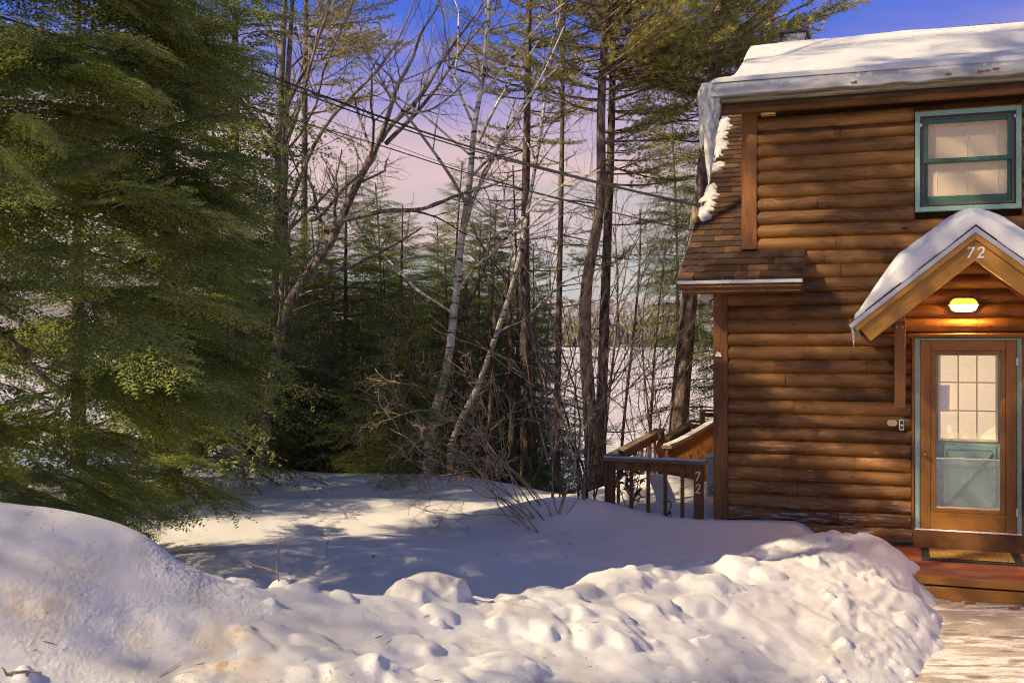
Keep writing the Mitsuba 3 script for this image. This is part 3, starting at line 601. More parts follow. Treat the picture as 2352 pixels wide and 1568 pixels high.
def paperf(p, n, uv):
    q = mi.Vector3f(p) - mi.Vector3f(*map(float, HO)); a = dr.dot(q, mi.Vector3f(*map(float, EU))) - (g0 + .03); z = p.z - 1.65
    ln = dr.select((z * 62) - dr.floor(z * 62) < .16, mi.Float(1), mi.Float(0)); l2 = dr.select(dr.abs(a - .066) < .0022, mi.Float(1), mi.Float(0))
    wr = dr.select((noise(a * 300, dr.floor(z * 62)) > .66) & (a < .05), mi.Float(1), mi.Float(0))
    return mix((.9, .89, .86), (.42, .38, .32), dr.clip(ln * .7 + l2 * .8 + wr * .5, 0, 1))
mat('note_paper', base_color=proc(paperf), roughness=.8)
NT = thing('paper_note', 'white ruled paper note taped inside the door glass', 'note')
v = np.array([[g0 + .03, .055, 1.65], [g0 + .135, .056, 1.65], [g0 + .14, .054, 1.935], [g0 + .03, .055, 1.935]]); v = np.vstack([v, v + [0, .0012, 0]])
add(NT, H((v, np.array([[0, 1, 2], [0, 2, 3], [4, 6, 5], [4, 7, 6], [0, 4, 5], [0, 5, 1], [1, 5, 6], [1, 6, 2], [2, 6, 7], [2, 7, 3], [3, 7, 4], [3, 4, 0]]))), 'note_paper')

# entry hood
HD = f'{HOUSE}__entry_hood'
HU, HZ, HS, HL, HW = 2.705, 3.505, .806, 1.165, 1.0     # ridge u, ridge z, slope, half span, projection
ca = 1 / math.hypot(1, HS); sa = HS * ca
def hpt(side, s, off, w):           # s metres down the slope from the ridge, off above the plane
    return np.array([HU + side * (s * ca + off * sa), -w, HZ - s * sa + off * ca])
SL = HL / ca
def hslab(side, s0_, s1_, o0, o1, w0, w1):
    c = np.array([hpt(side, s, o, w) for s in (s0_, s1_) for o in (o0, o1) for w in (w0, w1)])
    if o0 != o1 and s0_ == 0:       # mitre at the ridge: vertical cut
        for i in range(4): c[i, 0] = HU; c[i, 2] = HZ + (o0 if i < 2 else o1) / ca
    f = np.array([[0, 1, 3], [0, 3, 2], [4, 6, 7], [4, 7, 5], [0, 4, 5], [0, 5, 1], [2, 3, 7], [2, 7, 6], [0, 2, 6], [0, 6, 4], [1, 5, 7], [1, 7, 3]])
    return H((c, f if side < 0 else f[:, ::-1]))
for s_, wm in ((-1, 'rake_left_wood'), (1, 'rake_right_wood')):
    add(f'{HD}__roof_deck', hslab(s_, 0, SL - .01, -.02, -.005, .05, HW - .02), wm)
    add(f'{HD}__drip_edge', [hslab(s_, 0, SL + .01, -.032, .002, HW - .005, HW + .018), hslab(s_, 0, SL + .01, .002, .010, HW - .05, HW + .018)], 'galvanised')
    add(f'{HD}__eave_drip_edge', hslab(s_, SL - .01, SL + .012, -.03, .0, .05, HW - .006), 'galvanised')
    add(f'{HD}__rake_board', hslab(s_, 0, SL - .015, -.088, -.034, HW - .03, HW + .006), wm)
    add(f'{HD}__rake_board', hslab(s_, .0, SL - .05, -.246, -.092, HW - .07, HW - .03), wm)
    add(f'{HD}__soffit_board', hslab(s_, .0, SL - .06, -.10, -.09, .06, HW - .075), 'trim_wood_along')
    add(f'{HD}__wall_rafter', hslab(s_, .0, SL - .1, -.20, -.105, .052, .10), 'trim_wood_along')
    r5 = np.random.default_rng(40 + s_)
    for i in range(7):              # ragged shingle edge under the snow
        a_, b_ = SL * i / 7, SL * (i + 1) / 7
        add(f'{HD}__shingle', hslab(s_, a_ + .002 if i else 0, b_ + .012, .011, .020 + r5.uniform(0, .008), .06, HW - .005 + r5.uniform(-.02, .02)), f'shingle_{i % 4}')
    ub = HU + s_ * .70
    add(f'{HD}__bracket_post', hb(ub - .056, ub + .056, .05, .14, 1.685, 2.60), 'door_wood')
    for du in (-.028, .028):
        bt = trimesh.creation.cylinder(.012, .012, sections=10); bt.apply_transform(trimesh.transformations.rotation_matrix(math.pi / 2, [1, 0, 0])); bt.apply_translation([ub + du, -.143, 2.555])
        add(f'{HD}__bracket_post__bolt', H(bt), 'brass', smooth=40)
    add(f'{HD}__bracket_arm', hb(ub - .06, ub + .06, .05, HW - .08, 2.602, 2.69), 'door_wood')
# house number on the hood
def digit(ch, h, slant, wd, bold=False):
    m = meshkit.text_mesh(ch, h, .006, bold=bold); v = np.array(m.vertices)
    x0, x1 = v[:, 0].min(), v[:, 0].max(); v[:, 0] = (v[:, 0] - (x0 + x1) / 2) / (x1 - x0) * wd
    v[:, 0] += slant * v[:, 1]
    return v, np.array(m.faces)
def on_wall(vf, u, w, z):
    v, f = vf; return H((np.stack([v[:, 0] + u, -(v[:, 2] + w), v[:, 1] + z], 1), f))
for i, (ch, u) in enumerate((('7', HU - .047), ('2', HU + .045))):
    k = thing('house_number', {'7': 'white numeral seven left of the joint at the entry gable peak', '2': 'white numeral two right of the joint at the entry gable peak'}[ch], 'number')
    d_ = digit(ch, .106, .10, .066, True)
    sf = [box(-.032, -.025, .078, .098, 0, .006, .001)] if ch == '7' else [box(.025, .031, 0, .020, 0, .006, .001)]
    sf = [(np.stack([v[:, 0] + .10 * v[:, 1], v[:, 1], v[:, 2]], 1), f) for v, f in sf]
    add(k, on_wall(cat([d_] + sf), u, HW - .0295, 3.214), 'white_paint')

# lamp over the door
LM_ = thing('porch_lamp', 'lit oval bulkhead lamp on the logs above the door', 'lamp')
def oval(a_, b_, n=40):
    r = b_; t = np.linspace(0, 2 * np.pi, n, endpoint=False)
    return np.stack([np.sign(np.cos(t)) * (a_ - r) * (np.abs(np.cos(t)) > 1e-9) + r * np.cos(t), r * np.sin(t)], 1)
def dome(a_, b_, dep, w0, zlo, zhi):
    rings = []
    for k in np.linspace(0, 1, 8):
        o = oval(a_, b_) * math.cos(k * math.pi / 2 * .98); rings.append(np.stack([o[:, 0], 0 * o[:, 0] - (w0 + dep * math.sin(k * math.pi / 2)), o[:, 1]], 1))
    P = np.array(rings); P = np.concatenate([P, P[:, :1]], 1)
    v, f = grid_mesh(P); z = v[f][:, :, 2].mean(1); f = f[(z >= zlo) & (z < zhi)]
    return v, f
LU, LZ = 2.64, 2.785
for nm, lo, hi, rad in (('lens', -1, .0, (150.0, 66.0, 12.0)), ('amber_lens', .0, 1, (4.2, 2.2, .03))):
    v, f = dome(.125, .058, .07, .07, lo, hi); v = v + [LU, 0, LZ]
    vv, ff = H((v, f))
    nrm = np.cross(vv[ff[:, 1]] - vv[ff[:, 0]], vv[ff[:, 2]] - vv[ff[:, 0]])
    if (nrm @ EW).mean() < 0: ff = ff[:, ::-1]
    add(f'{LM_}__{nm}', (vv, ff), {'type': 'diffuse', 'reflectance': col(.6, .55, .4)}, smooth=True, emitter=emit(rad))
o = oval(.135, .068); ring = np.stack([np.r_[o, o[:1]]], 0)[0]
add(f'{LM_}__rim', H(tube(np.stack([ring[:, 0] + LU, 0 * ring[:, 0] - .068, ring[:, 1] + LZ], 1), .010, 6, False)), 'white_paint', smooth=True)
v = np.array([[x + LU, -d_, z + LZ] for d_ in (.03, .07) for x, z in oval(.125, .058)]); n = 40
add(f'{LM_}__base', H((v, np.array([x for i in range(n) for x in ([i, (i + 1) % n, n + (i + 1) % n], [i, n + (i + 1) % n, n + i])]))), 'white_paint', smooth=True)
for sx in (-1, 1):
    b_ = trimesh.creation.icosphere(1, .010); b_.apply_translation([LU + sx * .15, -.07, LZ]); add(f'{LM_}__screw', H(b_), 'brass', smooth=True)
for sx in (-.055, .055):
    add(f'{LM_}__clip', H(bar([LU + sx, -.075, LZ - .066], [LU + sx, -.135, LZ - .04], .008, .008)), 'iron_black')

# doorbell, plaque, small bracket
DB = thing('doorbell', 'white and black video doorbell on the logs left of the door', 'doorbell')
add(f'{DB}__case', hb(2.0, 2.048, .04, .062, 1.445, 1.557, .004), 'white_paint')
add(f'{DB}__face', hb(2.007, 2.041, .0625, .066, 1.458, 1.548, .001), 'iron_black')
for z, r_, m in ((1.530, .009, 'black_frame'), (1.500, .012, 'aluminium')):
    c_ = trimesh.creation.cylinder(r_, .004, sections=16); c_.apply_transform(trimesh.transformations.rotation_matrix(math.pi / 2, [1, 0, 0])); c_.apply_translation([2.024, -.068, z]); add(f'{DB}__button', H(c_), m)
PQ = thing('plaque', 'small oval cream no-smoking plaque on the logs', 'sign')
o = oval(.052, .033); v = np.array([[x + 1.925, -d_, z + 1.52] for d_ in (.044, .052) for x, z in o]); v = np.vstack([v, [[1.925, -.052, 1.52]]])
add(f'{PQ}__board', H((v, np.array([x for i in range(40) for x in ([i, (i + 1) % 40, 40 + (i + 1) % 40], [i, 40 + (i + 1) % 40, 40 + i], [40 + i, 40 + (i + 1) % 40, 80])]))), 'cream_paint')
tx = []
for s_, z, h_ in (('NO', 1.526, .011), ('SMOKING', 1.508, .011)):
    m = meshkit.text_mesh(s_, h_, .001, bold=True); v = np.array(m.vertices); v[:, 0] -= (v[:, 0].min() + v[:, 0].max()) / 2
    tx.append(on_wall((v, np.array(m.faces)), 1.925, .0521, z))
add(f'{PQ}__lettering', tx, 'brass')
for sx in (-.043, .043): add(f'{PQ}__screw', hb(1.925 + sx - .003, 1.925 + sx + .003, .052, .054, 1.517, 1.523, .001), 'iron_black')
TB = thing('wall_clip', 'small white cable bracket on the left corner board', 'bracket')
add(TB, [hb(.025, .098, .053, .075, 2.225, 2.25, .004), hb(.035, .09, .053, .068, 2.25, 2.272, .004), hb(.045, .06, .053, .07, 2.272, 2.285, .002)], 'white_paint')
SP = thing('round_speaker', 'round white horn fitting under the left eave', 'fitting')
c0 = hp(-.093, .02, 2.915)
for nm, r_, t0, m in (('rim', .062, 0, 'white_paint'), ('grille', .05, .012, 'box_grey'), ('hub', .018, .024, 'white_paint')):
    c_ = trimesh.creation.cylinder(r_, .03, sections=28); c_.apply_transform(trimesh.transformations.rotation_matrix(math.pi / 2, [1, 0, 0])); c_.apply_translation([-.093, -.02 - t0, 2.915]); add(f'{SP}__{nm}', H(c_), m, smooth=30)
add(f'{SP}__stem', hb(-.10, -.086, -.02, .005, 2.93, 3.0, .003), 'white_paint')

# porch deck and step
DK = thing('porch_deck', 'low reddish board deck with a step below the door', 'deck')
w_ = .05
for i in range(11):
    w1 = w_ + .138
    add(f'{DK}__deck_board', hb(.75, 5.4, w_ + .003, w1 - .003, .165, .203, .006), 'deck_wood'); w_ = w1
add(f'{DK}__rim_board', hb(.75, 5.4, w_ + .002, w_ + .04, .135, .208, .006), 'door_rail_wood')
add(f'{DK}__skirt_board', hb(.78, 5.36, w_ - .03, w_ + .012, .012, .118, .004), 'door_rail_wood')
add(f'{DK}__skirt_board', hb(.78, 5.36, w_ - .02, w_ + .03, -.05, .02, .004), 'door_rail_wood')
MT = thing('doormat', 'coir doormat with a black rubber border below the door', 'doormat')
m0, m1, n0, n1 = 2.215, 3.16, .14, .80
add(f'{MT}__border', [hb(m0, m1, n0, n1, .204, .212, .002), hb(m0, m1, n0, n0 + .05, .212, .219, .003), hb(m0, m1, n1 - .06, n1, .212, .219, .003), hb(m0, m0 + .015, n0 + .05, n1 - .06, .212, .219, .002), hb(m1 - .015, m1, n0 + .05, n1 - .06, .212, .219, .002), hb(m0 + .07, m0 + .08, n0 + .05, n1 - .06, .212, .219, .002), hb(m1 - .08, m1 - .07, n0 + .05, n1 - .06, .212, .219, .002)]
    + [H(bar([m + .015, -(n0 + .06 + i * .055), .216], [m + .07, -(n0 + .06 + (i + (.9 if i % 2 else -.1)) * .055), .216], .010, .006)) for m in (m0, m1 - .085) for i in range(10)], 'rubber_black')
uu, dd = np.meshgrid(np.linspace(m0 + .082, m1 - .082, 150), np.linspace(n0 + .052, n1 - .062, 90))
zz = .221 + .006 * np.random.default_rng(2).random(uu.shape) + .004 * np.sin(uu * 90 + dd * 60) * np.sin(uu * 90 - dd * 60)
mv, mf = grid_mesh(np.stack([uu, -dd, zz], -1)); add(f'{MT}__coir_pile', H((mv, mf[:, ::-1])), 'coir')

# roof snow, ice lip, icicles, hood snow, snow clinging to the shingles
def roof_snow():
    s = np.linspace(0, 1, 110); u = np.concatenate([np.linspace(0, 1, 60) ** 1.4 * .9, np.linspace(.93, 6.2, 150)])
    P = np.zeros((len(s), len(u), 3))
    for i, si in enumerate(s):
        w = .335 - si * 5.4
        ue = -.065 + .30 * min(1, max(0, (si - .02) / .1)) * 0.35 + .10 * math.sin(si * 9) * min(1, si * 8) * .5
        dep = .12 + .34 * min(1, si / .4) ** .8
        uu = ue + u * (6.3 - ue) / 6.2
        edge = .25 + .75 * np.clip((uu - ue) / .12, 0, 1) ** .5
        n1 = meshkit.fbm(np.stack([uu / 1.6, np.full_like(uu, w / .9), uu * 0], -1), 3, 61) - .5
        dz = dep * edge + .14 * n1 * min(1, si / .1) + .025 * np.sin(w * 5 + uu * .5)
        base = dorm(min(w, .33)) + .09 * max(0, 1 - si * 12) + .02
        if si < .01: dz = dz * (.8 + .2 * (si / .01) ** .5)
        P[i, :, 0], P[i, :, 1], P[i, :, 2] = uu, -w, base + dz
    P[-6:, :, 2] -= np.linspace(.0, .5, 6)[:, None]
    sk = P[:, :1].copy(); sk[:, :, 2] = [[dorm(min(.335 - si * 5.4, .33)) - .02] for si in s]; sk[:, :, 0] += .02
    return grid_mesh(np.concatenate([sk, P], 1))
RS = thing('roof_snow', 'thick drifted snow lying on the upper roof of the house', 'snow')
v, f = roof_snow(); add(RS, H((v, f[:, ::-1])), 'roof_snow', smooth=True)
uu = np.linspace(-.09, 6.2, 260); lip = []
for t in np.linspace(0, 1, 12):
    n1 = meshkit.fbm(np.stack([uu * 3, uu * 0 + t * 2.5, uu * 0], -1), 3, 71) - .5
    zb = 5.118 - .020 * (meshkit.noise(np.stack([uu * 5, uu * 0, uu * 0], -1), 9) ** 2) * 1.2
    z = zb + (5.305 - zb) * t + .0
    w = .385 - .06 * (t ** 1.6) * 1.6 + .018 * n1 + .012 * math.sin(t * 3.14)
    lip.append(np.stack([uu, -w, z], 1))
lip = np.array([np.stack([uu, 0 * uu - .28, lip[0][:, 2]], 1)] + lip + [np.stack([uu, 0 * uu - .10, 0 * uu + 5.29], 1)])
IL = thing('eave_ice', 'grey ice lip hanging over the gutter below the roof snow', 'ice')
v, f = grid_mesh(lip); add(IL, H((v, f)), 'lip_ice', smooth=True)
# the big frozen drip at the left end of the eave
def icicle(u, w, z0, L, r, seed, wide=1.0, n=26, sides=14):
    q = np.random.default_rng(seed); t = np.linspace(0, 1, n)
    rad = r * ((1 - t) ** .75 * (1 + .10 * np.sin(t * 31 + seed) * (1 - t)) + .012) * np.clip(t / .09, 0.02, 1) ** .5
    an = np.arange(sides) * 2 * np.pi / sides
    ox = np.cumsum(q.normal(0, .002, n)) * 1.0; v = []
    for i in range(n):
        rr = rad[i] * (1 + .14 * np.sin(an * 3 + seed + t[i] * 4) + .08 * np.sin(an * 5 + 2 * seed))
        v.append(np.stack([u + ox[i] + rr * np.cos(an) * (1 + (wide - 1) * (1 - t[i])), -(w + rr * np.sin(an)), z0 - L * t[i] + 0 * an], 1))
    P = np.array(v); P = np.concatenate([P, P[:, :1]], 1); return grid_mesh(P)
IC = [(-.005, .30, 5.30, 1.17, .105, 1.35, 'longest icicle, thick grey ice hanging from the left eave corner'), (-.085, .27, 5.26, .66, .055, 1.2, 'ribbed ice sheet left of the longest icicle'), (-.10, .25, 5.05, .52, .03, 1.0, 'thin icicle at the outer left of the eave corner'),
      (.075, .30, 5.22, .42, .085, 1.3, 'short broad ice tongue beside the gutter end')]
for i, (u, w, z, L, r, wd, lb) in enumerate(IC):
    k = thing('icicle', lb, 'icicle', 'icicles at the left eave corner'); v, f = icicle(u, w, z, L, r, i + 1, wd); add(k, H((v, f)), 'clear_ice', smooth=True)
k = thing('icicle', 'short clear icicle at the lower left corner of the entry hood', 'icicle'); v, f = icicle(1.575, HW - .03, 2.60, .27, .022, 8); add(k, H((v, f)), 'clear_ice', smooth=True)
k = thing('icicle', 'tiny clear icicle behind the hood corner', 'icicle'); v, f = icicle(1.60, HW - .35, 2.60, .2, .022, 9); add(k, H((v, f)), 'clear_ice', smooth=True)
# hood snow: an arch of snow over the ridge
def hood_snow():
    P = []
    for w in np.r_[.06, np.linspace(.1, HW - .12, 22), HW - .06, HW - .03, HW - .015]:
        fr_ = np.clip((HW - .01 - w) / .16, 0, 1) ** .5
        row = []
        for a_ in np.linspace(-1, 1, 121):
            x = a_ * (HL - .05)
            top = HZ + .34 - .055 - HS * (math.sqrt(x * x + .2 ** 2) - .2) * 1.02 - .075
            prof = top + .0
            # thinner towards the eaves
            k_ = abs(a_); plane = HZ - HS * abs(x) + .03
            thick = (prof - plane) * (1 if k_ < .62 else max(0.12, 1 - ((k_ - .62) / .38) ** 1.1 * .95))
            n_ = meshkit.fbm(np.array([[x * 3.5, w * 5, 1.0]]), 4, 81)[0] - .5
            row.append([HU + x - .01, -w, plane + max(.02, thick * (.45 + .55 * fr_) + .075 * n_)])
        P.append(row)
    P = np.array(P); b_ = P[-1].copy(); b_[:, 2] = HZ - HS * np.abs(b_[:, 0] - HU) + .024; 
    b0_ = P[0].copy(); b0_[:, 2] = HZ - HS * np.abs(b0_[:, 0] - HU) + .024
    return grid_mesh(np.concatenate([[b0_], P, [b_]], 0))
HSN = thing('hood_snow', 'rounded cap of snow on the gabled entry hood', 'snow')
v, f = hood_snow(); add(HSN, H((v, f)), 'sunlit_snow', smooth=True)
NR = EW * RZ + np.array([0, 0, 1.0]); NR /= np.linalg.norm(NR)
def cling(pts, r0, seed):
    """One strip of snow stuck on the roof plane along a path of picture points, ragged and lobed at the edges."""
    q = np.random.default_rng(seed); C, R_ = [], []
    o = np.array([0, 0, ZC]); p0 = hp(0, EAVE_W, 3.087)
    for px, py, rad in pts:
        d = at(px, py, 1.0) - o; t = ((p0 - o) @ NR) / (d @ NR); C.append(o + d * t); R_.append(rad)
    n, m = 260, 40; C = spline(C, n); R_ = np.interp(np.linspace(0, 1, n), np.linspace(0, 1, len(R_)), R_)
    s_ = np.linspace(0, 1, n); ax = np.gradient(C, axis=0); ax /= np.linalg.norm(ax, axis=1, keepdims=True); sd = np.cross(NR, ax)
    L = np.linalg.norm(np.diff(C, axis=0), axis=1).sum()
    P = np.zeros((n, m, 3)); tt = np.linspace(-1, 1, m)
    for k, side in enumerate((-1, 1)):
        w_ = R_ * .62 * (.1 + 1.3 * meshkit.fbm(np.stack([s_ * L * 11, s_ * 0 + k * 9, s_ * 0 + seed], -1), 3, 5) + .8 * (meshkit.noise(np.stack([s_ * L * 46, s_ * 0 + k * 9, s_ * 0 + seed], -1), 8) - .35)) * np.clip(np.minimum(s_, 1 - s_) / .06, .05, 1) ** .6
        for j_ in range(m):
            t = tt[j_]
            if (t < 0) != (side < 0): continue
            pos = C + sd * (t * w_)[:, None] + ax * (.05 * t * t * L * .1)
            lob = meshkit.fbm(pos * [22, 22, 60], 4, 6); hgt = .034 * np.clip(1 - t * t, 0, 1) ** .5 * (.35 + 1.1 * lob) * np.clip(np.minimum(s_, 1 - s_) / .04, .1, 1)
            P[:, j_] = pos + NR * (.012 + hgt)[:, None]
    P[:, 0] -= NR * .02; P[:, -1] -= NR * .02
    return grid_mesh(P)
for lb, pts in (('upper streak of clinging snow on the shingled roof slope', [(1672, 272, .10), (1667, 290, .14), (1662, 308, .16), (1658, 322, .15), (1660, 335, .15), (1657, 352, .17), (1650, 365, .12)]),
                ('middle tuft of clinging snow on the shingled roof slope', [(1652, 376, .10), (1648, 388, .14), (1645, 396, .10)]),
                ('lower streak of clinging snow on the shingled roof slope', [(1640, 424, .08), (1638, 440, .13), (1634, 455, .15), (1632, 470, .15), (1627, 484, .15), (1622, 498, .14), (1617, 510, .12)])):
    k = thing('snow_patch', lb, 'snow', 'snow patches on the shingled slope'); add(k, cling(pts, 0, 3 + len(pts)), 'roof_snow', smooth=True)
# leaves caught on the eave ice
for i, (u, z, lb) in enumerate(((1.55, 5.142, 'curled brown leaf alone on the eave ice, leftmost of the leaves there'), (2.48, 5.150, 'brown leaf on the eave ice above the left part of the window'), (2.78, 5.15, 'brown leaf on the eave ice above the middle of the window'), (2.85, 5.155, 'brown leaf touching its neighbour on the eave ice above the window'), (2.93, 5.165, 'rightmost brown leaf on the eave ice above the window'))):
    k = thing('dry_leaf', lb, 'leaf', 'leaves on the eave ice')
    q = np.random.default_rng(i); t = np.linspace(-1, 1, 7); v = []
    for a_ in t:
        hw = .013 * (1 - abs(a_) ** 1.6); v += [[u + a_ * .034, -.40 - .012 * a_ * a_ - hw, z + .016 * q.random() + hw * .8], [u + a_ * .034, -.40, z + .008 * math.sin(a_ * 3)], [u + a_ * .034, -.40 + hw * .2, z - hw * .6]]
    v, f = grid_mesh(np.array(v).reshape(7, 3, 3)); add(k, H((v, f)), 'leaf_brown')
# ---------------------------------------------------------------- rails, box and small things by the house
def gzu(u, w): q = hp(u, w, 0); return gz(q[0], q[1])
RA = thing('stair_rail', 'brown wooden railing with house number on its right post, beside the house corner', 'railing')
rw = .15
add(f'{RA}__post', hb(-.198, -.098, rw - .05, rw + .05, -.1, 1.005), 'rail_wood')
add(f'{RA}__post', hb(-1.235, -1.135, rw - .05, rw + .05, -.1, 1.005), 'rail_wood')
add(f'{RA}__cap_rail', hb(-1.285, -.05, rw - .075, rw + .075, 1.007, 1.044, .006), 'grey_wood')
add(f'{RA}__under_rail', hb(-1.133, -.2, rw - .02, rw + .02, .90, 1.004), 'trim_wood_along')
add(f'{RA}__bottom_rail', hb(-1.133, -.2, rw - .02, rw + .02, .22, .30), 'trim_wood_along')
for u in (-.925, -.725, -.525, -.328):
    add(f'{RA}__baluster', hb(u - .02, u + .02, rw + .021, rw + .056, .15, .985), 'rail_wood')
uu, zz = np.meshgrid(np.linspace(-1.27, -.07, 60), np.linspace(-1, 1, 9))
sn = 1.046 + .018 * (1 - zz ** 2) * (.4 + 1.2 * meshkit.noise(np.stack([uu * 6, zz, uu * 0], -1), 4))
k = thing('rail_snow', 'thin crust of snow on the cap of the numbered railing', 'snow')
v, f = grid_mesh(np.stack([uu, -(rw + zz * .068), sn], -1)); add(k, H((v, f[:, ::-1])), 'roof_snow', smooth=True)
for ch, z in (('7', .83), ('2', .69)):
    k = thing('house_number', {'7': 'gold numeral seven, upper of two on the railing post', '2': 'gold numeral two, lower of two on the railing post'}[ch], 'number')
    d_ = digit(ch, .105, .05, .056, True); sf = [box(-.028, -.022, .07, .09, 0, .006, .001)] if ch == '7' else [box(.022, .028, 0, .02, 0, .006, .001)]
    add(k, on_wall(cat([d_] + sf), -.15, rw + .0505, z - .01), 'number_gold')
HK = thing('garden_hook', 'black pronged hook tool stuck in the snow between the balusters', 'tool')
p0 = hp(-.47, rw + .12, 0); g = gz(p0[0], p0[1])
c_ = [[-.03, .27], [-.028, .31], [0, .33], [.028, .31], [.03, .26], [.02, .2], [.012, .13], [.01, .1]]
add(f'{HK}__hook', H(tube(np.array([[-.47 + a_, -(rw + .12), g + b_ * .55] for a_, b_ in c_]), .0075, 7)), 'iron_black', smooth=True)
add(f'{HK}__plate', hb(-.478, -.442, rw + .112, rw + .128, g + .035, g + .065, .003), 'iron_black')
for i in range(3):
    add(f'{HK}__prong', H(tube(np.array([[-.474 + i * .014, -(rw + .12), g + .045], [-.482 + i * .022, -(rw + .12), g + .015], [-.49 + i * .03, -(rw + .12), g - .06]]), .004, 5)), 'iron_black')
PD = thing('dead_plant', 'clump of withered grey-brown leaves beside the left railing post', 'plant'); ms = []; q = np.random.default_rng(31)
for i in range(46):
    c = hp(-1.02 + q.normal(0, .10), .02 + q.normal(0, .08), 0); c[2] = gz(c[0], c[1]) + abs(q.normal(.28, .16)); a_ = q.normal(0, 1, 3) * [1, 1, .7]; a_ /= np.linalg.norm(a_); b2 = np.cross(a_, q.normal(0, 1, 3)); b2 /= np.linalg.norm(b2); n2 = np.cross(a_, b2)
    l, w2 = q.uniform(.05, .12), q.uniform(.008, .028); t = np.linspace(-1, 1, 5)
    ms.append(grid_mesh(np.array([[c + a_ * l * x + b2 * w2 * y * (1 - x * x * .9) + n2 * (.03 * x * x + .01 * abs(y)) for y in (-1, 0, 1)] for x in t])))
tag(add(f'{PD}__leaves', ms, 'dead_leaf'), kind='stuff')
for i in range(5):
    c = hp(-1.02 + q.normal(0, .08), .02 + q.normal(0, .06), 0); c[2] = gz(c[0], c[1]) - .03
    add(f'{PD}__stem', tube([c, c + np.array([q.normal(0, .05), 0, .25]), c + np.array([q.normal(0, .12), q.normal(0, .05), .5])], [.007, .006, .004], 5), 'bark_pine')
def rail_run(key, A, B, post=True, gap=.14, hgt=.9, cap='grey_wood', bal='rail_wood', wide=.14, sag=0.0):
    A, B = np.asarray(A, float), np.asarray(B, float); L = np.linalg.norm((B - A)[:2]); n = 9 if sag else 1
    pts = [A + (B - A) * t - np.array([0, 0, sag * 4 * t * (1 - t)]) for t in np.linspace(0, 1, n + 1)]
    for a_, b_ in zip(pts, pts[1:]):
        add(f'{key}__cap_rail', bar(a_, b_, wide, .038), cap)
        add(f'{key}__under_rail', bar(a_ - [0, 0, .085], b_ - [0, 0, .085], .038, .085), bal)
    m = int(L / gap)
    for i in range(1, m):
        t = i / m; q = A + (B - A) * t - np.array([0, 0, sag * 4 * t * (1 - t)])
        add(f'{key}__baluster', box(q[0] - .02, q[0] + .02, q[1] - .018, q[1] + .018, q[2] - hgt, q[2] - .05, .003), bal)
    if post:
        for q in (A, B):
            add(f'{key}__post', box(q[0] - .05, q[0] + .05, q[1] - .05, q[1] + .05, q[2] - hgt - .4, q[2] - .021, .004), bal)
R2 = thing('path_rail', 'weathered railing running back from the left post towards the lake', 'railing')
rail_run(R2, hp(-1.24, .0, 1.03), at(1518, 986, 16.6), hgt=.95, gap=.5)
R3 = thing('slat_fence', 'curved-topped brown fence of close upright boards behind the house corner', 'fence')
pl = [(1531, 1027, 14.6), (1562, 1014, 15.1), (1595, 996, 15.7), (1617, 983, 16.1), (1650, 960, 16.8)]
cu = spline([at(*q) for q in pl], 12)
for a_, b_ in zip(cu, cu[1:]):
    add(f'{R3}__cap_rail', bar(a_, b_ + (b_ - a_) * .04, .15, .04), 'grey_wood'); add(f'{R3}__under_rail', bar(a_ - [0, 0, .09], b_ - [0, 0, .09], .04, .10), 'rail_wood')
cu2 = spline([at(*q) for q in pl], 30)
for q in cu2: add(f'{R3}__slat', box(q[0] - .026, q[0] + .026, q[1] - .01, q[1] + .01, q[2] - 1.15, q[2] - .1, .003), 'trim_wood')
k = thing('fence_snow', 'strip of snow on the curved fence top', 'snow')
sv = []
for a_, b_ in zip(cu, cu[1:]): sv.append(bar(a_ + [0, 0, .032], b_ + (b_ - a_) * .05 + [0, 0, .032], .11, .026, b=.012))
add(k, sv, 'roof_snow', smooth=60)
R4 = thing('deck_rail', 'mossy green deck railing just left of the house corner', 'railing')
rail_run(R4, at(1580, 966, 18.2), at(1650, 973, 18.4), gap=.15, hgt=.9, cap='mossy_wood', bal='mossy_wood')
R5 = thing('lower_deck_rail', 'dark railing rising behind the curved fence towards the mossy railing', 'railing')
rail_run(R5, at(1531, 1006, 17.2), at(1578, 975, 18.0), gap=.18, hgt=.8, cap='grey_wood', bal='rail_wood')
R6 = thing('far_deck_rail', 'farthest deck railing at the house corner with a broad post cap', 'railing')
rail_run(R6, at(1613, 942, 20.5), at(1665, 943, 20.7), gap=.2, hgt=1.0, cap='grey_wood', bal='mossy_wood', wide=.2)
MB = thing('utility_box', 'pale grey electric box with conduit on the side of the house corner', 'box')
add(f'{MB}__case', hb(-.155, -.004, -.85, -.40, .57, 1.02, .006), 'box_grey')
add(f'{MB}__lid', hb(-.175, -.002, -.87, -.375, 1.022, 1.05, .008), 'box_grey')
add(f'{MB}__conduit', H(tube([[-.045, .62, 1.05], [-.045, .62, 1.4], [-.03, .64, 2.6]], .024, 10)), 'box_grey', smooth=40)
add(f'{MB}__collar', H(tube([[-.045, .62, 1.05], [-.045, .62, 1.10]], .04, 10)), 'box_grey', smooth=40)
for r_, m in ((.052, 'black_frame'), (.043, 'box_grey'), (.03, 'black_frame'), (.021, 'white_paint')):
    c_ = trimesh.creation.cylinder(r_, .004 + (.06 - r_) * .1, sections=22); c_.apply_transform(trimesh.transformations.rotation_matrix(math.pi / 2, [1, 0, 0])); c_.apply_translation([-.075, .398, .645]); add(f'{MB}__dial', H(c_), m, smooth=30)

